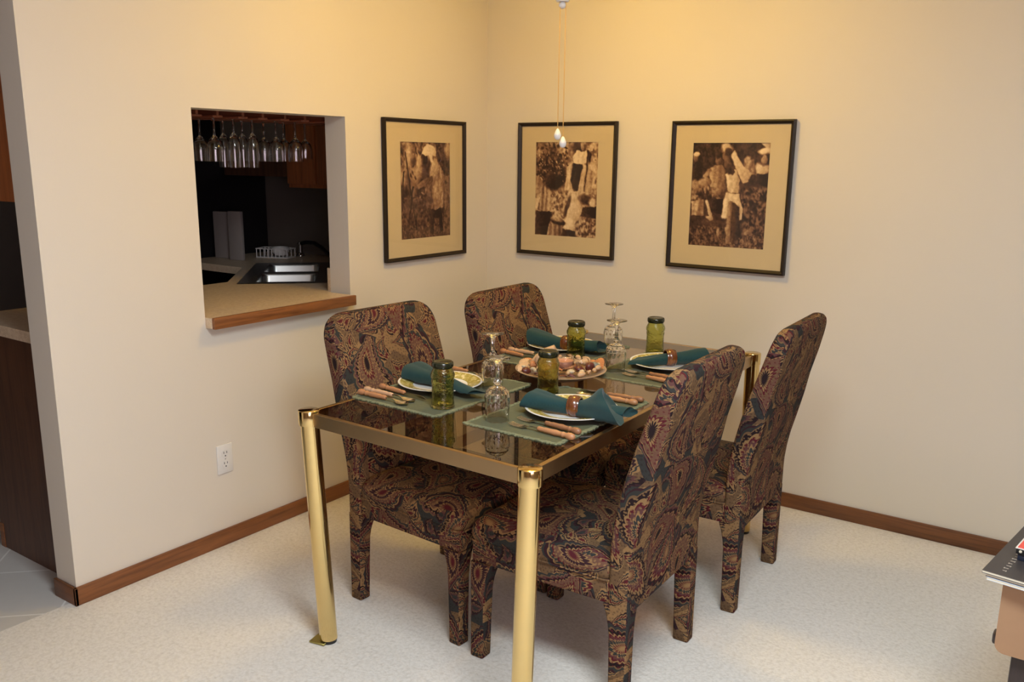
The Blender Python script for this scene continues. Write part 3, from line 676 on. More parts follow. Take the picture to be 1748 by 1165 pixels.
# ------------------------------------------------------------------ chairs
def make_chair(label):
    t=thing('dining_chair',label,'chair',(0,0,0),0,'paisley upholstered chairs around the table')
    W=.478
    # backrest: local +X forward, rear foot face at X=0
    rz=[.29,.40,.46,.51,.57,.66,.74,.82,.88,.92,.94,.9535,.958]
    rear=[.0,.0,-.006,-.015,-.030,-.051,-.066,-.087,-.100,-.108,-.109,-.103,-.095]
    fr=[.058,.058,.058,.054,.045,.025,.003,-.023,-.042,-.054,-.060,-.070,-.082]
    bm=BM(); rc=.085; ztop=.958; loops=[]
    zs=[];N=44
    for i in range(N+1):
        u=i/N; z=.29+(ztop-.29)*(1-(1-u)**1.6); zs.append(z)
    for z in zs:
        r=np.interp(z,rz,rear); f=np.interp(z,rz,fr); dz=max(0,z-(ztop-rc))
        hw=W/2-rc+math.sqrt(max(rc*rc-dz*dz,0)) ; hw=W/2-(W/2-hw)*.92
        loops.append([(x,y,z) for x,y in rrect((r+f)/2,0,(f-r)/2,hw,.012,4)])
    loft(bm,loops)
    obj('backrest',bm,M['paisley'],t,angle=55)
    # apron
    bm=BM()
    box(bm,.05,.488,-W/2+.006,W/2-.006,.305,.372,.006); obj('apron',bm,M['paisley'],t)
    # seat cushion
    bm=BM(); loops=[]
    for z,g,r in ((.3735,.006,.03),(.376,.0,.03),(.395,-.004,.032),(.415,-.001,.036),(.428,.008,.04),(.437,.022,.05),(.443,.05,.06),(.447,.10,.07),(.449,.16,.07)):
        x0=.05+g*.4; x1=.495-g; loops.append([(x,y,z-.012*max(0,(.35-x))) for x,y in rrect((x0+x1)/2,0,(x1-x0)/2,W/2-.002-g,r,5)])
    loft(bm,loops); obj('seat_cushion',bm,M['paisley'],t,angle=60)
    bm=BM(); pt=[(x,y,.3725) for x,y in rrect(.2725,0,.2215,W/2-.003,.02,4)]; tube(bm,pt+[pt[0]],.0038,6,False); obj('seat_welt',bm,M['paisley'],t)
    for sy in (-1,1):
        for isf in (0,1):
            bm=BM(); loops=[]
            for z in (.306,.285,.27,.25,.22,.12,.03,.004,0):
                k=max(0,(z-.20)/.106); e=.018*k**2.2; h=.0215+.003*z/.3
                sh=.003 if z==0 else 0
                if isf: x1=.490; x0=x1-2*h-e
                else: x0=.0003; x1=x0+2*h+.004+e
                yo=sy*(W/2-.0006); yi=yo-sy*(2*h+e); ya,yb=min(yo,yi),max(yo,yi)
                loops.append([(x,y,z) for x,y in rrect((x0+x1)/2,(ya+yb)/2,(x1-x0)/2-sh,(yb-ya)/2-sh,.005,3)])
            loft(bm,loops); obj('leg',bm,M['paisley'],t,angle=60)
    return t
ch=make_chair('paisley chair tucked in on the left side, nearest the oak ledge')
ch.location=(.703,-1.4425,0); ch.rotation_euler=(0,0,R(-3.4))
dup(ch,(1.737,-1.476,0),R(181.2),'paisley upholstered chair with its back to the camera side, beside the near right table leg',scale=(1.04,1,1))
dup(ch,(.767,-.800,0),R(0),'paisley upholstered chair in the room corner under the bending woman picture')
dup(ch,(1.772,-.785,0),R(182.3),'paisley upholstered chair by the back wall under the right-hand picture')

# ------------------------------------------------------------------ placemats
def placemat(cx,cy,wx,wy,rz,label,first=[None]):
    bm=BM(); nx,ny=10,14; zz=.0022
    t=thing('placemat',label,'placemat',(cx,cy,TZ),rz,'sage green placemats')
    box(bm,-wx/2,wx/2,-wy/2,wy/2,0.0004,zz,.0007,1); obj('cloth',bm,M['placemat'],t,smooth=False)
    bm=BM(); rnd=random.Random(hash(label)%999)
    def tuft(px,py,dx,dy):
        l=.007+rnd.random()*.006; w=.0028+rnd.random()*.0018; tx,ty=-dy,dx; k=(rnd.random()-.5)*.6
        a=[(px-tx*w-dx*.002,py-ty*w-dy*.002),(px+tx*w-dx*.002,py+ty*w-dy*.002),(px+tx*w*.7+dx*l+tx*k*l,py+ty*w*.7+dy*l+ty*k*l),(px-tx*w*.7+dx*l+tx*k*l,py-ty*w*.7+dy*l+ty*k*l)]
        z1=.0022+rnd.random()*.0018
        v=[bm.verts.new((x,y,.0005)) for x,y in a]+[bm.verts.new((x,y,z1)) for x,y in a]
        for f in ((0,1,2,3),(7,6,5,4),(0,4,5,1),(1,5,6,2),(2,6,7,3),(3,7,4,0)): bm.faces.new([v[i] for i in f])
    s=.006
    for i in range(int(wx/s)+1):
        x=-wx/2+i*s; tuft(x,-wy/2,0,-1); tuft(x,wy/2,0,1)
    for i in range(int(wy/s)+1):
        y=-wy/2+i*s; tuft(-wx/2,y,-1,0); tuft(wx/2,y,1,0)
    obj('fringe',bm,M['fringe'],t,smooth=False)
placemat(.987,-1.540,.325,.455,R(-1.5),'sage green fringed placemat at the left chair with the near olive jar')
placemat(1.406,-1.525,.295,.495,R(-.5),'sage green fringed placemat nearest the near right table leg')
placemat(.985,-.845,.30,.50,R(0),'sage green fringed placemat before the corner chair')
placemat(1.395,-.835,.30,.49,R(0),'sage green fringed placemat before the chair by the back wall')

# ------------------------------------------------------------------ plates, napkins, rings
def plate(loc,label,first=[]):
    if first: return dup(first[0],loc,label=label)
    bm=BM(); lathe(bm,[(0,.003),(.060,.003),(.066,0),(.070,0),(.075,.0035),(.090,.009),(.120,.0165),(.1330,.0195),(.1345,.0212),(.1335,.0224),(.120,.0205),(.090,.0125),(.080,.0072),(.068,.006),(0,.006)],64)
    o=obj('dinner_plate',bm,M['plate']); o.location=loc; tag(o,label,'plate','dinner plates'); first.append(o)
PZ=TZ+.0026
plates={'A':(.952,-1.518),'B':(1.441,-1.522),'C':(.945,-.782),'D':(1.408,-.815)}
plate(plates['A']+(PZ,),'white plate with olive rim under a napkin, behind the nearest left jar')
plate(plates['B']+(PZ,),'white plate with olive rim nearest the camera, beside two forks')
plate(plates['C']+(PZ,),'white plate with olive rim before the corner chair')
plate(plates['D']+(PZ,),'white plate with olive rim beyond the near right chair back')
def napkin(loc,rz,label,arms):
    """a roll pulled through a ring at x=0; each arm: (angle,length,half width,half height,lift,fold amp,folds,slant z,slant y,hollow,droop)"""
    bm=BM(); n=64; NU=26
    for ai,(ang,ln,hw,hh,lift,fa,nf,sz,sy_,dep,drp) in enumerate(arms):
        loops=[]; ca,sa=cos(R(ang)),sin(R(ang))
        def P(x,y,z):
            X,Y=x*ca-y*sa,x*sa+y*ca
            fl=.0005+.016*min(1,max(0,(math.hypot(X,Y)-.07)/.055))
            if drp and math.hypot(X,Y)>.125: fl-=drp*min(1,(math.hypot(X,Y)-.125)/.03)
            return (X,Y,max(z,fl))
        for i in range(NU+1):
            u=-.05+1.05*i/NU; s_=max(u,0); x=u*ln
            g=max(0,(s_-.08)/.92); g=g*g*(3-2*g); g=.35*s_+.65*g if hw>.02 else g
            a=.0215+(hw-.0215)*g; b=.0215+(hh-.0215)*g; zc=.0255*(1-g)+hh*g+lift*g
            amp=.03+fa*min(1,s_*1.8); L_=[]
            for k in range(n):
                th=2*PI*k/n
                r=1+amp*sin(nf*th+1.1+ai+u*1.2)+.45*amp*sin((nf+2)*th+2.1*ai-u*2)
                y=a*r*cos(th); z=zc+b*r*sin(th)
                L_.append(P(x+sz*g*g*sin(th)+sy_*g*g*cos(th),y,z))
            loops.append(L_)
        E_=loops[-1]; c=Vector((sum(p[0] for p in E_)/n,sum(p[1] for p in E_)/n,sum(p[2] for p in E_)/n)); dv=Vector((ca,sa,0))
        for f,dd in ((.90,.15),(.70,.7),(.35,1)): loops.append([tuple(c+(Vector(p)-c)*f-dv*dep*dd) for p in E_])
        loft(bm,loops)
    o=obj('napkin',bm,M['napkin'],angle=80); o.location=loc; o.rotation_euler=(0,0,rz); tag(o,label,'napkin','teal napkins'); return o
def ring(loc,rz,label,first=[]):
    if first: return dup(first[0],loc,label=label,rot=(0,0,rz))
    bm=BM(); prof=[(.0185,-.0155),(.0215,-.0155),(.0225,-.012),(.0212,-.0105),(.0238,-.006),(.0245,0),(.0238,.006),(.0212,.0105),(.0225,.012),(.0215,.0155),(.0185,.0155),(.018,0),(.0185,-.0155)]
    lathe(bm,[(r_*1.27,z_*1.1) for r_,z_ in prof],40,Matrix.Rotation(R(90),4,'Y')); bmesh.ops.remove_doubles(bm,verts=bm.verts,dist=1e-6)
    o=obj('napkin_ring',bm,M['ring']); o.location=loc; o.rotation_euler=(0,0,rz); tag(o,label,'napkin ring','wooden napkin rings'); first.append(o); return o
NZ=PZ+.0045
napkin((1.470,-1.552,NZ),R(12),'teal napkin flared to a bow in the napkin ring of the nearest plate',
  [(178,.142,.040,.027,.010,.09,2,-.012,.006,.018,0),(-8,.116,.064,.041,.004,.085,3,-.034,-.028,.016,.006),(16,.155,.032,.014,.002,.14,2,-.006,.02,.01,.008)])
ring((1.470,-1.552,NZ+.0310),R(12),'wooden napkin ring around the bow-shaped napkin on the nearest plate')
napkin((.990,-1.545,NZ),R(-6),'teal napkin across the plate behind the nearest left jar',
  [(176,.150,.050,.030,.002,.10,2,.010,.0,.02,0),(-4,.155,.026,.013,.0,.12,2,0,.02,.01,0)])
ring((.990,-1.545,NZ+.0310),R(-6),'wooden napkin ring hidden behind the nearest left jar')
napkin((1.000,-.832,NZ),R(8),'teal napkin on the plate before the corner chair',
  [(176,.150,.044,.034,.006,.07,2,.012,.0,.02,0),(10,.135,.042,.026,-.004,.10,2,-.010,.01,.02,.012)])
ring((1.000,-.832,NZ+.0310),R(8),'wooden napkin ring on the napkin before the corner chair')
napkin((1.415,-.818,NZ),R(46),'teal napkin on the plate beyond the near right chair back',
  [(176,.130,.034,.015,.0,.14,2,.0,.03,.004,0),(4,.135,.042,.029,.002,.05,2,-.006,.0,.012,0)])
ring((1.415,-.818,NZ+.0310),R(46),'wooden napkin ring on the napkin beyond the near right chair back')

# ------------------------------------------------------------------ cutlery
HP=[(0,0),(.0045,.0),(.0062,.002),(.0068,.012),(.0060,.019),(.0074,.026),(.0072,.045),(.0086,.058),(.0068,.070),(.0066,.080),(.0082,.083),(.0070,.087),(.0062,.092),(.0090,.098),(.0098,.108),(.0078,.116),(.0040,.120),(0,.1205)]
def cutlery(kind,loc,rz,label,hm='handle'):
    """local: handle end at +x .12 .. 0, head toward -x"""
    t=thing(kind,label,kind,loc,rz)
    bm=BM(); lathe(bm,HP,16,Matrix.Translation((0,0,.0095))@Matrix.Rotation(R(90),4,'Y')); obj('handle',bm,M[hm],t)
    bm=BM()
    if kind=='knife':
        pr=[(0,.004,.0035),(-.008,.005,.003),(-.014,.0075,.0008),(-.06,.0085,.0007),(-.085,.0075,.0006),(-.098,.003,.0005)]
        loops=[]
        for x,h,w in pr: loops.append([(x,w,.0095+h*.6-.004),(x,w*.9,.0095+h-.004),(x,-w*.9,.0095+h-.004),(x,-w,.0095+h*.6-.004),(x,-w,.0095-h),(x,w,.0095-h)])
        loft(bm,loops); mt=M['flat']
    else:
        path=[(0,.0035,.0095),(-.012,.0030,.0098),(-.028,.0026,.0090),(-.038,.0040,.0065)]
        if kind=='spoon': path+=[(-.048,.0105,.0045),(-.060,.0155,.0036),(-.074,.0150,.0040),(-.085,.0090,.0058),(-.089,.0020,.0068)]
        else: path+=[(-.046,.0100,.0040),(-.056,.0112,.0040)]
        loops=[]
        for x,w,z in path:
            dish=.004 if (kind=='spoon' and x<-.045) else 0
            th_=.0016 if x<-.03 else .0026
            loops.append([(x,-w,z+th_/2),(x,-w*.5,z+th_/2-dish*.75),(x,0,z+th_/2-dish),(x,w*.5,z+th_/2-dish*.75),(x,w,z+th_/2),(x,w,z-th_/2),(x,w*.5,z-th_/2-dish*.75),(x,0,z-th_/2-dish),(x,-w*.5,z-th_/2-dish*.75),(x,-w,z-th_/2)])
        dz=min(p[2] for l in loops for p in l); 
        loops=[[(x,y,z-min(0,dz-.0006)) for x,y,z in l] for l in loops]
        loft(bm,loops)
        if kind=='fork':
            for q in (-.0092,-.0031,.0031,.0092):
                tube(bm,[(-.054,q,.0042),(-.070,q,.0034),(-.085,q,.0050),(-.095,q*.96,.0080)],[.0018,.0017,.0015,.0008],8)
        mt=M['flat']
    obj({'knife':'blade','spoon':'bowl','fork':'tines'}[kind],bm,mt,t,angle=60)
    return t
MZ=TZ+.0028
cutlery('spoon',(.927,-1.741,MZ),R(178),'spoon with wooden handle nearest the near left table corner')
cutlery('spoon',(.921,-1.706,MZ),R(179),'spoon with paler handle between the outer spoon and the knife','handlep')
cutlery('knife',(.932,-1.664,MZ),R(172),'knife with wooden handle beside the left plate')
cutlery('fork',(.914,-1.328,MZ),R(178),'fork with wooden handle beyond the left plate')
cutlery('fork',(1.447,-1.668,MZ),R(-6),'fork with brown wooden handle beside the nearest plate','handled')
cutlery('fork',(1.458,-1.722,MZ),R(-4),'fork with light wooden handle at the near edge of the nearest placemat')
cutlery('knife',(1.435,-1.300,MZ),R(3),'knife with dark wooden handle beyond the nearest napkin','handled')
cutlery('spoon',(1.435,-1.335,MZ),R(0),'spoon with light wooden handle half hidden by the nearest napkin')
cutlery('spoon',(.935,-.958,MZ),R(177),'spoon with pale handle before the corner chair','handlep')
cutlery('knife',(.925,-1.014,MZ),R(169),'knife with brown handle at the edge of the corner chair placemat','handle')
cutlery('fork',(1.418,-.982,MZ),R(-8),'fork with dark handle beside the plate behind the near right chair','handled')
cutlery('fork',(1.430,-1.028,MZ),R(-8),'fork with light handle at the near edge of the placemat behind the near right chair')

# ------------------------------------------------------------------ jars, goblets
def jar(loc,label,first=[]):
    if first: return dup(first[0],loc,rz=random.random()*6,label=label)
    t=thing('glass_jar',label,'jar',loc,0,'olive green glass jars')
    bm=BM()
    outp=[(0,0),(.031,0),(.0345,.003),(.0338,.010),(.0322,.030),(.0320,.070),(.0338,.080),(.0322,.085),(.0352,.093),(.0352,.100),(.0320,.108),(.0275,.117),(.0262,.122),(.0262,.128)]
    inn=[(.0240,.128),(.0240,.121),(.0296,.107),(.0325,.098),(.0298,.085),(.0296,.030),(.0306,.010),(.028,.008),(0,.008)]
    lathe(bm,outp+inn,48); obj('body',bm,M['green'],t)
    bm=BM(); lathe(bm,[(0,.1285),(.0270,.1285),(.0270,.119),(.0290,.119),(.0318,.124),(.0322,.130),(.0312,.135),(.0285,.1375),(.026,.1378),(.024,.1368),(0,.1366)],40); obj('lid',bm,M['greenlid'],t)
    first.append(t); return t
jar((1.104,-1.690,MZ),'olive glass jar with dark lid nearest the camera, on the left placemat')
jar((1.262,-1.370,TZ),'olive glass jar with dark lid in front of the shell platter')
jar((1.076,-.894,MZ),'olive glass jar with dark lid before the corner chair plate')
jar((1.272,-.645,MZ),'olive glass jar with dark lid at the far end, standing apart by the back wall')
def goblet(loc,label,rz=0,first=[]):
    if first: return dup(first[0],loc,rz=rz,label=label)
    t=thing('crystal_goblet',label,'glass',loc,0,'upside-down crystal goblets on the table')
    # upside down: rim on the table at z=0, foot on top at z=.178
    def fac(a,z,k): return 1+(.050*abs(sin(7*a+(PI/2 if k%2 else 0)))-.028 if 9>k>4 else 0)
    bm=BM()
    o_=[(.0318,0),(.0330,.001),(.0322,.010),(.0332,.030),(.0345,.048),(.0355,.060),(.0355,.070),(.0325,.082),(.0235,.092),(.012,.098),(.0065,.1015)]
    i_=[(0,.094),(.008,.0925),(.020,.0875),(.0295,.078),(.0325,.068),(.0325,.058),(.0312,.030),(.0304,.010),(.0310,.001),(.0318,0)]
    lathe(bm,o_+i_,64,None,fac); bmesh.ops.remove_doubles(bm,verts=bm.verts,dist=1e-6); obj('bowl',bm,M['crystal'],t,angle=12)
    bm=BM()
    lathe(bm,[(.0065,.1015),(.0100,.107),(.0105,.111),(.0068,.1165),(.0052,.122),(.0046,.140),(.0052,.158),(.0080,.166),(.0150,.1715),(.030,.1748),(.0350,.1762),(.0352,.1775),(.034,.178),(0,.177)],24,None,lambda a,z,k:1+(.16*abs(sin(4*a)) if 0<k<8 else 0)); obj('stem',bm,M['crystal'],t,angle=35)
    first.append(t); return t
goblet((1.308,-1.700,MZ),'upside-down crystal goblet nearest the camera, beside the two forks')
goblet((1.092,-1.428,MZ),'upside-down crystal goblet just behind the nearest one, beside the left plate',.4)
goblet((1.290,-.985,MZ),'upside-down crystal goblet to the right of the shell platter, nearer of that pair',.9)
goblet((1.112,-.680,MZ),'upside-down crystal goblet farthest back, behind the platter pair',1.3)

# ------------------------------------------------------------------ shell platter
SX,SY=1.178,-1.160
bm=BM(); lathe(bm,[(0,.002),(.075,.002),(.080,0),(.085,.001),(.110,.010),(.140,.022),(.1525,.0275),(.1530,.0295),(.1510,.0300),(.138,.0265),(.108,.0148),(.085,.0065),(0,.006)],64)
o=obj('platter',bm,M['bowl']); o.location=(SX,SY,TZ+.0005); tag(o,'round shallow platter heaped with shells and stones in the table centre','platter')
def pebble(m,name,lab,cat):
    bm=BM(); bmesh.ops.create_icosphere(bm,subdivisions=3,radius=1)
    ph=[random.random()*6 for _ in range(4)]
    for v in bm.verts:
        c=v.co; k=1+.10*sin(2.1*c.x+ph[0])+.08*sin(2.7*c.y+ph[1])+.07*sin(3*c.z+ph[2]); v.co=Vector((c.x*k,c.y*k*.8,c.z*k*.62))
    return tag(obj(name,bm,m),lab,cat,'shells and stones heaped in the platter')
def scallop(m,name,lab):
    bm=BM(); rows=[]; n=37
    for s in (.02,.2,.4,.6,.8,.95,1.0):
        row=[]
        for i in range(n):
            a=R(-68+136*i/(n-1)); rib=1+.04*cos(i*PI/2)*s; rr=s*2*rib
            x=rr*sin(a); y=rr*cos(a)-1; z=.55*(1-(s-.45)**2*2.2)*cos(a*.9)+.06*cos(i*PI/2)*s
            row.append((x,y,z))
        rows.append(row+[(p[0]*.97,p[1]*.97,p[2]-.10) for p in reversed(row)])
    loft(bm,rows,True,True); return tag(obj(name,bm,m,angle=80),lab,'shell','shells and stones heaped in the platter')
def conch(m,name,lab):
    bm=BM(); loops=[]; n=14
    for i in range(70):
        u=i/69; a=u*2*PI*3.6; r=.05+.62*u**1.6; rad_=.04+.46*u**1.6; zc=1.6*(1-u)-.5
        c=Vector((r*cos(a),r*sin(a),zc)); d=Vector((cos(a),sin(a),0))
        loops.append([tuple(c+d*rad_*cos(2*PI*k/n)+Vector((0,0,rad_*1.05*sin(2*PI*k/n)))) for k in range(n)])
    loft(bm,loops); bmesh.ops.rotate(bm,verts=bm.verts,cent=(0,0,0),matrix=Matrix.Rotation(R(80),3,'X'))
    return tag(obj(name,bm,m,angle=70),lab,'shell','shells and stones heaped in the platter')
Rv=Vector((.819,.574,0)); Tv=Vector((.574,-.819,0))   # image-right and toward-the-camera on the table
def spos(r,f,z): p=Vector((SX,SY,TZ))+Rv*r+Tv*f; return (p.x,p.y,TZ+z)
def put(o,r,f,z,s,rot): o.location=spos(r,f,z); o.scale=s if hasattr(s,'__len__') else (s,)*3; o.rotation_euler=rot; return o
put(pebble(M['sh_red'],'stone','burgundy stone at the far left end of the shell platter','stone'),-.118,.050,.034,.0155,(.5,.2,1))
put(pebble(M['sh_red'],'stone','round burgundy stone in front of the lower glass bowl in the platter','stone'),.060,.055,.040,.0165,(0,.3,.4))
put(pebble(M['sh_red'],'stone','large burgundy stone beside the grey one at the right of the platter','stone'),.092,.036,.044,(.020,.018,.022),(.3,0,1.4))
put(pebble(M['sh_grey'],'stone','olive grey stone at the right end of the shell platter','stone'),.112,.022,.044,.019,(0,.4,.8))
put(scallop(M['sh_purple'],'shell','dark purple shell at the front of the platter, right of the jar'),.026,.112,.030,.013,(.2,0,2.6))
put(scallop(M['sh_red'],'shell','brown red shell at the platter front just beside the jar'),.002,.112,.028,.012,(.1,.2,1.6))
put(scallop(M['sh_purple'],'shell','purple shell at the front left edge of the platter'),-.075,.092,.028,.015,(.3,.1,2.8))
put(pebble(M['sh_white'],'stone','pale white pebble below the lower glass bowl in the platter','stone'),.030,.078,.036,.0125,(0,0,.4))
put(conch(M['sh_cream'],'shell','large cream whelk standing tall at the left of the platter'),-.062,.010,.058,.021,(.5,.2,1.0))
put(scallop(M['sh_cream'],'shell','broad cream shell lying at the left front of the platter'),-.066,.064,.040,(.022,.018,.014),(.15,0,2.2))
put(scallop(M['sh_orange'],'shell','orange shell standing at the right end rim of the platter'),.132,.004,.048,(.020,.018,.014),(.9,.2,-.8))
put(conch(M['sh_orange'],'shell','small orange spiral shell at the back left of the platter'),-.090,-.005,.040,.013,(.2,.4,2))
put(scallop(M['sh_cream'],'shell','cream shell at the far left rim of the platter'),-.128,.020,.038,(.018,.015,.012),(.5,-.3,1.6))
# a rolled parchment-like shell that points up over the rim
bm=BM(); tube(bm,[(-.05,0,.0),(-.02,0,.004),(.02,0,.006),(.05,0,.002)],[.006,.013,.016,.014],14); o=obj('tusk_shell',bm,M['sh_cream']); o.location=spos(-.058,-.045,.060); o.rotation_euler=(0,R(-32),R(25)); tag(o,'long cream tusk shell poking up at the back left of the platter','shell')
# small glass bowls
def votive(loc,s,label,fill):
    t=thing('glass_bowl',label,'bowl',loc)
    bm=BM(); lathe(bm,[(0,0),(.016,0),(.020,.003),(.027,.018),(.029,.030),(.027,.043),(.025,.046),(.0236,.0455),(.0256,.042),(.0272,.030),(.0254,.019),(.018,.0055),(0,.005)],36); b=obj('bowl',bm,M['thin'],t)
    if fill:
        bm=BM(); lathe(bm,[(0,.0075),(.0165,.0075),(.0235,.019),(.0250,.027),(.0246,.030),(0,.031)],30); obj('candle_wax',bm,M['pink'],t)
    t.scale=(s,)*3; return t
votive(spos(.012,.000,.022),1.15,'small clear glass bowl with pinkish filling in the platter, just right of the jar',True)
votive(spos(.066,.010,.020),.98,'small clear glass bowl of cream shells in the platter, farther right',False)
protoS=[scallop(M['sh_cream'],'shell','x'),conch(M['sh_cream'],'shell','x'),pebble(M['sh_white'],'stone','x','stone'),pebble(M['sh_cream'],'stone','x','stone'),scallop(M['sh_orange'],'shell','x'),conch(M['sh_orange'],'shell','x')]
rng=random.Random(5); used=set(); spots=[]
labs=['small cream scallop shell in the heap on the platter','small cream spiral shell in the heap on the platter','small white pebble in the heap on the platter','small cream pebble in the heap on the platter','small orange scallop shell in the heap on the platter','small orange spiral shell in the heap on the platter']
k=0
def spread():
    for ri,(rad,cnt,zz) in enumerate(((.128,24,.030),(.098,18,.024),(.066,11,.024),(.032,5,.024))):
        for i in range(cnt):
            a=2*PI*(i+rng.random()*.6)/cnt; yield rad*cos(a),rad*sin(a),zz
fixed=[(-.118,.050),(.060,.055),(.092,.036),(.112,.022),(.026,.112),(.002,.112),(-.075,.092),(.030,.078),(.012,0),(.066,.01)]
for r,f,z in spread():
    if any((r-a)**2+(f-b)**2<.017**2 for a,b in fixed): continue
    j=rng.choice([0,1,2,3,3,2,0,4,5,3]); p=protoS[j]
    o=p if j not in used else p.copy()
    if j in used: COL.objects.link(o)
    used.add(j); o['label']=labs[j]
    s={0:.0125,1:.0095,2:.010,3:.0115,4:.0125,5:.009}[j]*(.85+rng.random()*.4)
    put(o,r,f,z+.006+rng.random()*.008,s,(rng.random()*.8-.4,rng.random()*.8-.4,rng.random()*6))
for j,p in enumerate(protoS):
    if j not in used: bpy.data.objects.remove(p)
for i,(a,b,zz) in enumerate([(0,0,.052),(.012,.008,.053),(-.012,.006,.053),(.004,-.012,.054)]):
    o=pebble(M['sh_cream'],'shell','cream shell piled in the small right glass bowl','shell'); put(o,.066+a,.010+b,zz,.0095,(i,.3,i))

# ------------------------------------------------------------------ ceiling fan with pull chains
FX,FY=1.051,-.997
t=thing('ceiling_fan','white ceiling fan light, only its knob and two pull chains in view','ceiling fan',(FX,FY,CE))
def loc(z): return z-CE
bm=BM(); lathe(bm,[(0,0),(.07,0),(.065,-.04),(.02,-.06),(.012,-.07),(.012,-.13),(0,-.13)],28); obj('canopy',bm,M['white'],t)
bm=BM(); lathe(bm,[(0,-.12),(.05,-.125),(.10,-.15),(.105,-.20),(.09,-.24),(.05,-.26),(.055,-.30),(.055,-.36),(.05,-.40),(0,-.40)],32); obj('motor_housing',bm,M['white'],t)
for k in range(5):
    a=R(20+72*k); bm=BM(); mt=Matrix.Rotation(a,4,'Z')@Matrix.Translation((0,0,-.215))@Matrix.Rotation(R(11),4,'X')
    box(bm,.16,.62,-.062,.062,-.004,.004,.003,1,mt); box(bm,.085,.18,-.018,.018,-.003,.003,.001,1,mt); obj('blade',bm,M['white'],t,smooth=False)
bm=BM(); lathe(bm,[(0,loc(2.09)),(.056,loc(2.09)),(.054,loc(2.04)),(.042,loc(1.99)),(.024,loc(1.966)),(.0215,loc(1.960)),(.020,loc(1.9575)),(0,loc(1.957))],28); obj('light_fitter',bm,M['porc'],t)
bm=BM(); lathe(bm,[(0,loc(1.958))]+[(.0004+.0122*sin(R(180*k/12)),loc(1.9475)+.0112*cos(R(180*k/12))) for k in range(1,12)]+[(0,loc(1.9363))],24); obj('finial',bm,M['porc'],t)
for k in range(4):
    a=R(35+90*k); bm=BM(); dx,dy=cos(a),sin(a)
    tube(bm,[(dx*.04,dy*.04,loc(2.0761)),(dx*.09,dy*.09,loc(2.0923)),(dx*.125,dy*.125,loc(2.1031))],.008,8)
    lathe(bm,[(.018,.0),(.022,-.01),(.045,-.05),(.058,-.075),(.056,-.075),(.043,-.05),(.018,-.01),(.018,0)],24,Matrix.Translation((dx*.125,dy*.125,loc(2.1031)))@Matrix.Rotation(a,4,'Z')@Matrix.Rotation(R(158),4,'Y'))
    obj('lamp_shade',bm,M['bulb'],t)
def chain(dx,dy,zend,ztop):
    bm=BM(); z=ztop
    r=.0013
    while z>zend:
        bmesh.ops.create_icosphere(bm,subdivisions=1,radius=.0019,matrix=Matrix.Translation((dx,dy,loc(z)))); z-=.0042
    tube(bm,[(dx,dy,loc(ztop)),(dx,dy,loc(zend))],.0010,6)
    c=obj('pull_chain',bm,M['brasschain'],t)
    bm=BM(); zz=loc(zend); lathe(bm,[(0,zz+.002),(.0035,zz),(.0075,zz-.007),(.0118,zz-.017),(.0122,zz-.024),(.0095,zz-.032),(.004,zz-.036),(0,zz-.0365)],20,T(dx,dy,0)); obj('pull_knob',bm,M['porc'],c)
chain(-.003,-.009,1.5533,1.985); chain(.0125,.001,1.5274,1.985)

# ------------------------------------------------------------------ end table with magazines
t=thing('end_table','end table with tan rounded panel and dark base at the right edge','table',(2.551,-1.44,0))
bm=BM(); loops=[]
def tanprof():
    r=.022; out=[(0,.53),(0,.345+r)]
    for k in range(1,7): a=R(180+90*k/6); out.append((r+r*cos(a),.345+r+r*sin(a)))
    out+=[(.60-r,.345)]
    for k in range(1,7): a=R(270+90*k/6); out.append((.60-r+r*cos(a),.345+r+r*sin(a)))
    out+=[(.60,.53)]; return out
pf=tanprof(); loft(bm,[[(x,y,z) for x,z in pf] for y in (0,.28)]); obj('body',bm,M['tanw'],t,angle=30)
bm=BM(); box(bm,.035,.56,.03,.26,.04,.345,.006); box(bm,.015,.58,.012,.27,0,.06,.012); obj('base',bm,M['darkw'],t)
bm=BM(); box(bm,-.008,.01,.020,.055,.352,.380,.006); obj('side_bracket',bm,M['darkw'],t)
def magazine(name,loc,rz,w,h,th,label,cov):
    m=thing(name,label,'magazine',loc,rz)
    bm=BM(); box(bm,.001,w-.001,.001,h-.001,.0012,th-.0012); obj('pages',bm,M['paper'],m,smooth=False)
    bm=BM(); box(bm,0,w,0,h,th-.0012,th,.0004,1); box(bm,0,w,0,h,0,.0012,.0004,1); obj('cover',bm,M[cov],m,smooth=False)
    return m
magazine('magazine',(2.5185,-1.470,.5301),R(-9),.26,.34,.007,'bottom magazine with blue white cover in the stack on the end table','bluew')
magazine('magazine',(2.516,-1.468,.5372),R(-8),.26,.34,.008,'middle dark magazine in the stack on the end table','navy')
mg=magazine('magazine',(2.508,-1.472,.5453),R(-8.5),.27,.36,.007,'top charcoal magazine with pale spaced lettering on the end table','cover')
bm=BM(); rg=random.Random(3)
for k in range(13):
    y=.030+k*.0165; l=.009 if k%3 else .007
    if k==8: continue
    box(bm,.038-l/2,.038+l/2,y-.0011,y+.0011,.0071,.0073)
    box(bm,.038-l/2*(1 if k%2 else -1)-.001,.038-l/2*(1 if k%2 else -1)+.001,y-.003,y+.003,.0071,.0073)
obj('title_marks',bm,M['dash'],mg,smooth=False)
t=thing('black_case','black case with red top lying on the magazines','case',(2.562,-1.372,.5525),R(-8))
bm=BM(); box(bm,.004,.16,.004,.11,0,.016,.002); obj('base',bm,M['navy'],t)
bm=BM(); box(bm,0,.165,0,.115,.016,.030,.002); b=obj('body',bm,M['black'],t)
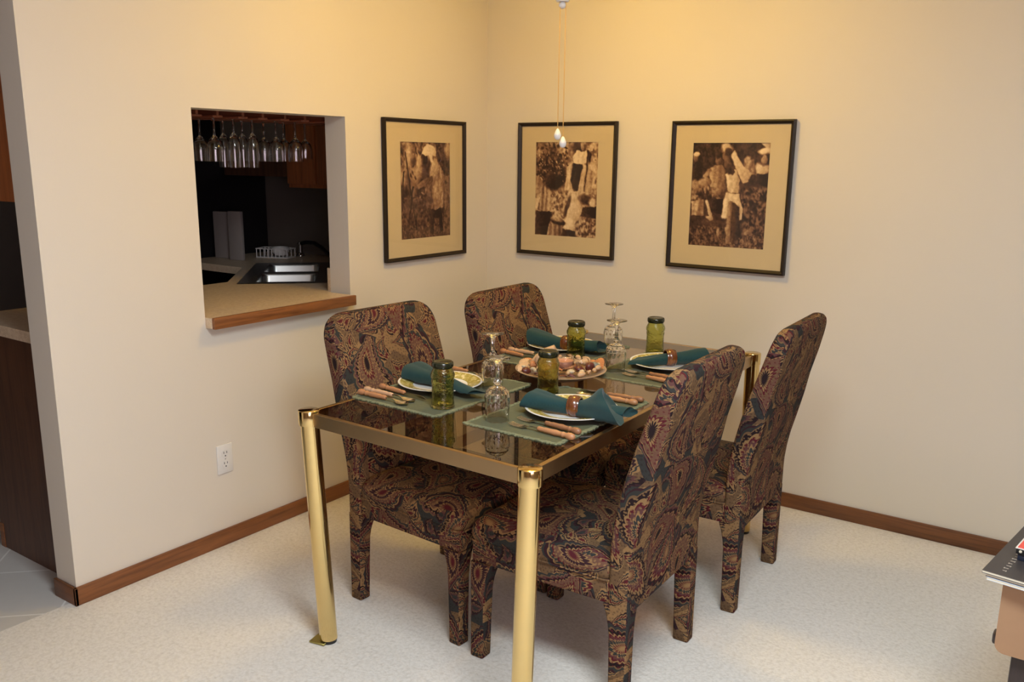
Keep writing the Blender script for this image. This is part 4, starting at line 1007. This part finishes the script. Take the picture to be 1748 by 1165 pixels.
bm=BM(); lathe(bm,[(0,0),(.0035,0),(.003,.0015),(0,.002)],14,Matrix.Translation((.010,0,.024))@Matrix.Rotation(R(90),4,'X')); obj('button',bm,M['paper'],b)
bm=BM(); box(bm,-.001,.166,-.001,.116,.030,.0318); obj('white_border',bm,M['white'],t,smooth=False)
bm=BM(); box(bm,.003,.162,.003,.112,.0318,.0335); obj('red_top',bm,M['red'],t,smooth=False)

# ------------------------------------------------------------------ lights
def light(name,typ,loc,energy,col,rot=None,**k):
    d=bpy.data.lights.new(name,typ); d.energy=energy; d.color=col
    for a,b in k.items(): setattr(d,a,b)
    o=bpy.data.objects.new(name,d); COL.objects.link(o); o.location=loc
    if rot: o.rotation_euler=rot
    return o
light('window_fill','AREA',(4.64,-4.5,1.45),46,(1,.80,.92),(0,R(90),0),shape='RECTANGLE',size=1.25,size_y=2.0)  # fill lamp in front of the added window

light('ceiling_fill','AREA',(2.55,-2.75,CE-.055),70,(.87,.975,1.0),None,shape='RECTANGLE',size=1.15,size_y=.55)  # unseen area lamp added to light carpet and walls from above
t=thing('ceiling_light_added','flat rectangular ceiling light added unseen above the camera','ceiling light',(2.55,-2.75,CE))  # made-up fixture housing the overhead fill lamp
bm=BM()
for x0,x1,y0,y1 in ((-.62,-.58,-.32,.32),(.58,.62,-.32,.32),(-.58,.58,-.32,-.28),(-.58,.58,.28,.32)): box(bm,x0,x1,y0,y1,-.06,0)
obj('frame',bm,M['white'],t,smooth=False)
bm=BM(); box(bm,-.58,.58,-.28,.28,-.05,-.044); obj('diffuser',bm,M['white'],t,smooth=False)

# ------------------------------------------------------------------ camera
cam=bpy.data.cameras.new('camera'); co=bpy.data.objects.new('camera',cam); COL.objects.link(co)
yaw,pitch,roll=2.1829597,-.2224358,.0103265
f=Vector((cos(yaw)*cos(pitch),sin(yaw)*cos(pitch),sin(pitch))); r=Vector((sin(yaw),-cos(yaw),0)); u=r.cross(f)
r2=r*cos(roll)+u*sin(roll); u2=-r*sin(roll)+u*cos(roll)
mt=Matrix((r2,u2,-f)).transposed().to_4x4(); mt.translation=(2.6863060,-3.5979051,1.4538557); co.matrix_world=mt
cam.sensor_width=36; cam.sensor_fit='HORIZONTAL'; cam.lens=1497.8847*36/1748
cam.shift_x=1.2286/1748; cam.shift_y=27.1754/1748; cam.clip_start=.05
sc.camera=co
w=bpy.data.worlds.new('world'); sc.world=w; w.use_nodes=True
w.node_tree.nodes['Background'].inputs[0].default_value=(.6,.7,.8,1); w.node_tree.nodes['Background'].inputs[1].default_value=.2
sc.view_settings.view_transform='Standard'; sc.view_settings.look='None'; sc.view_settings.gamma=1; sc.view_settings.exposure=0
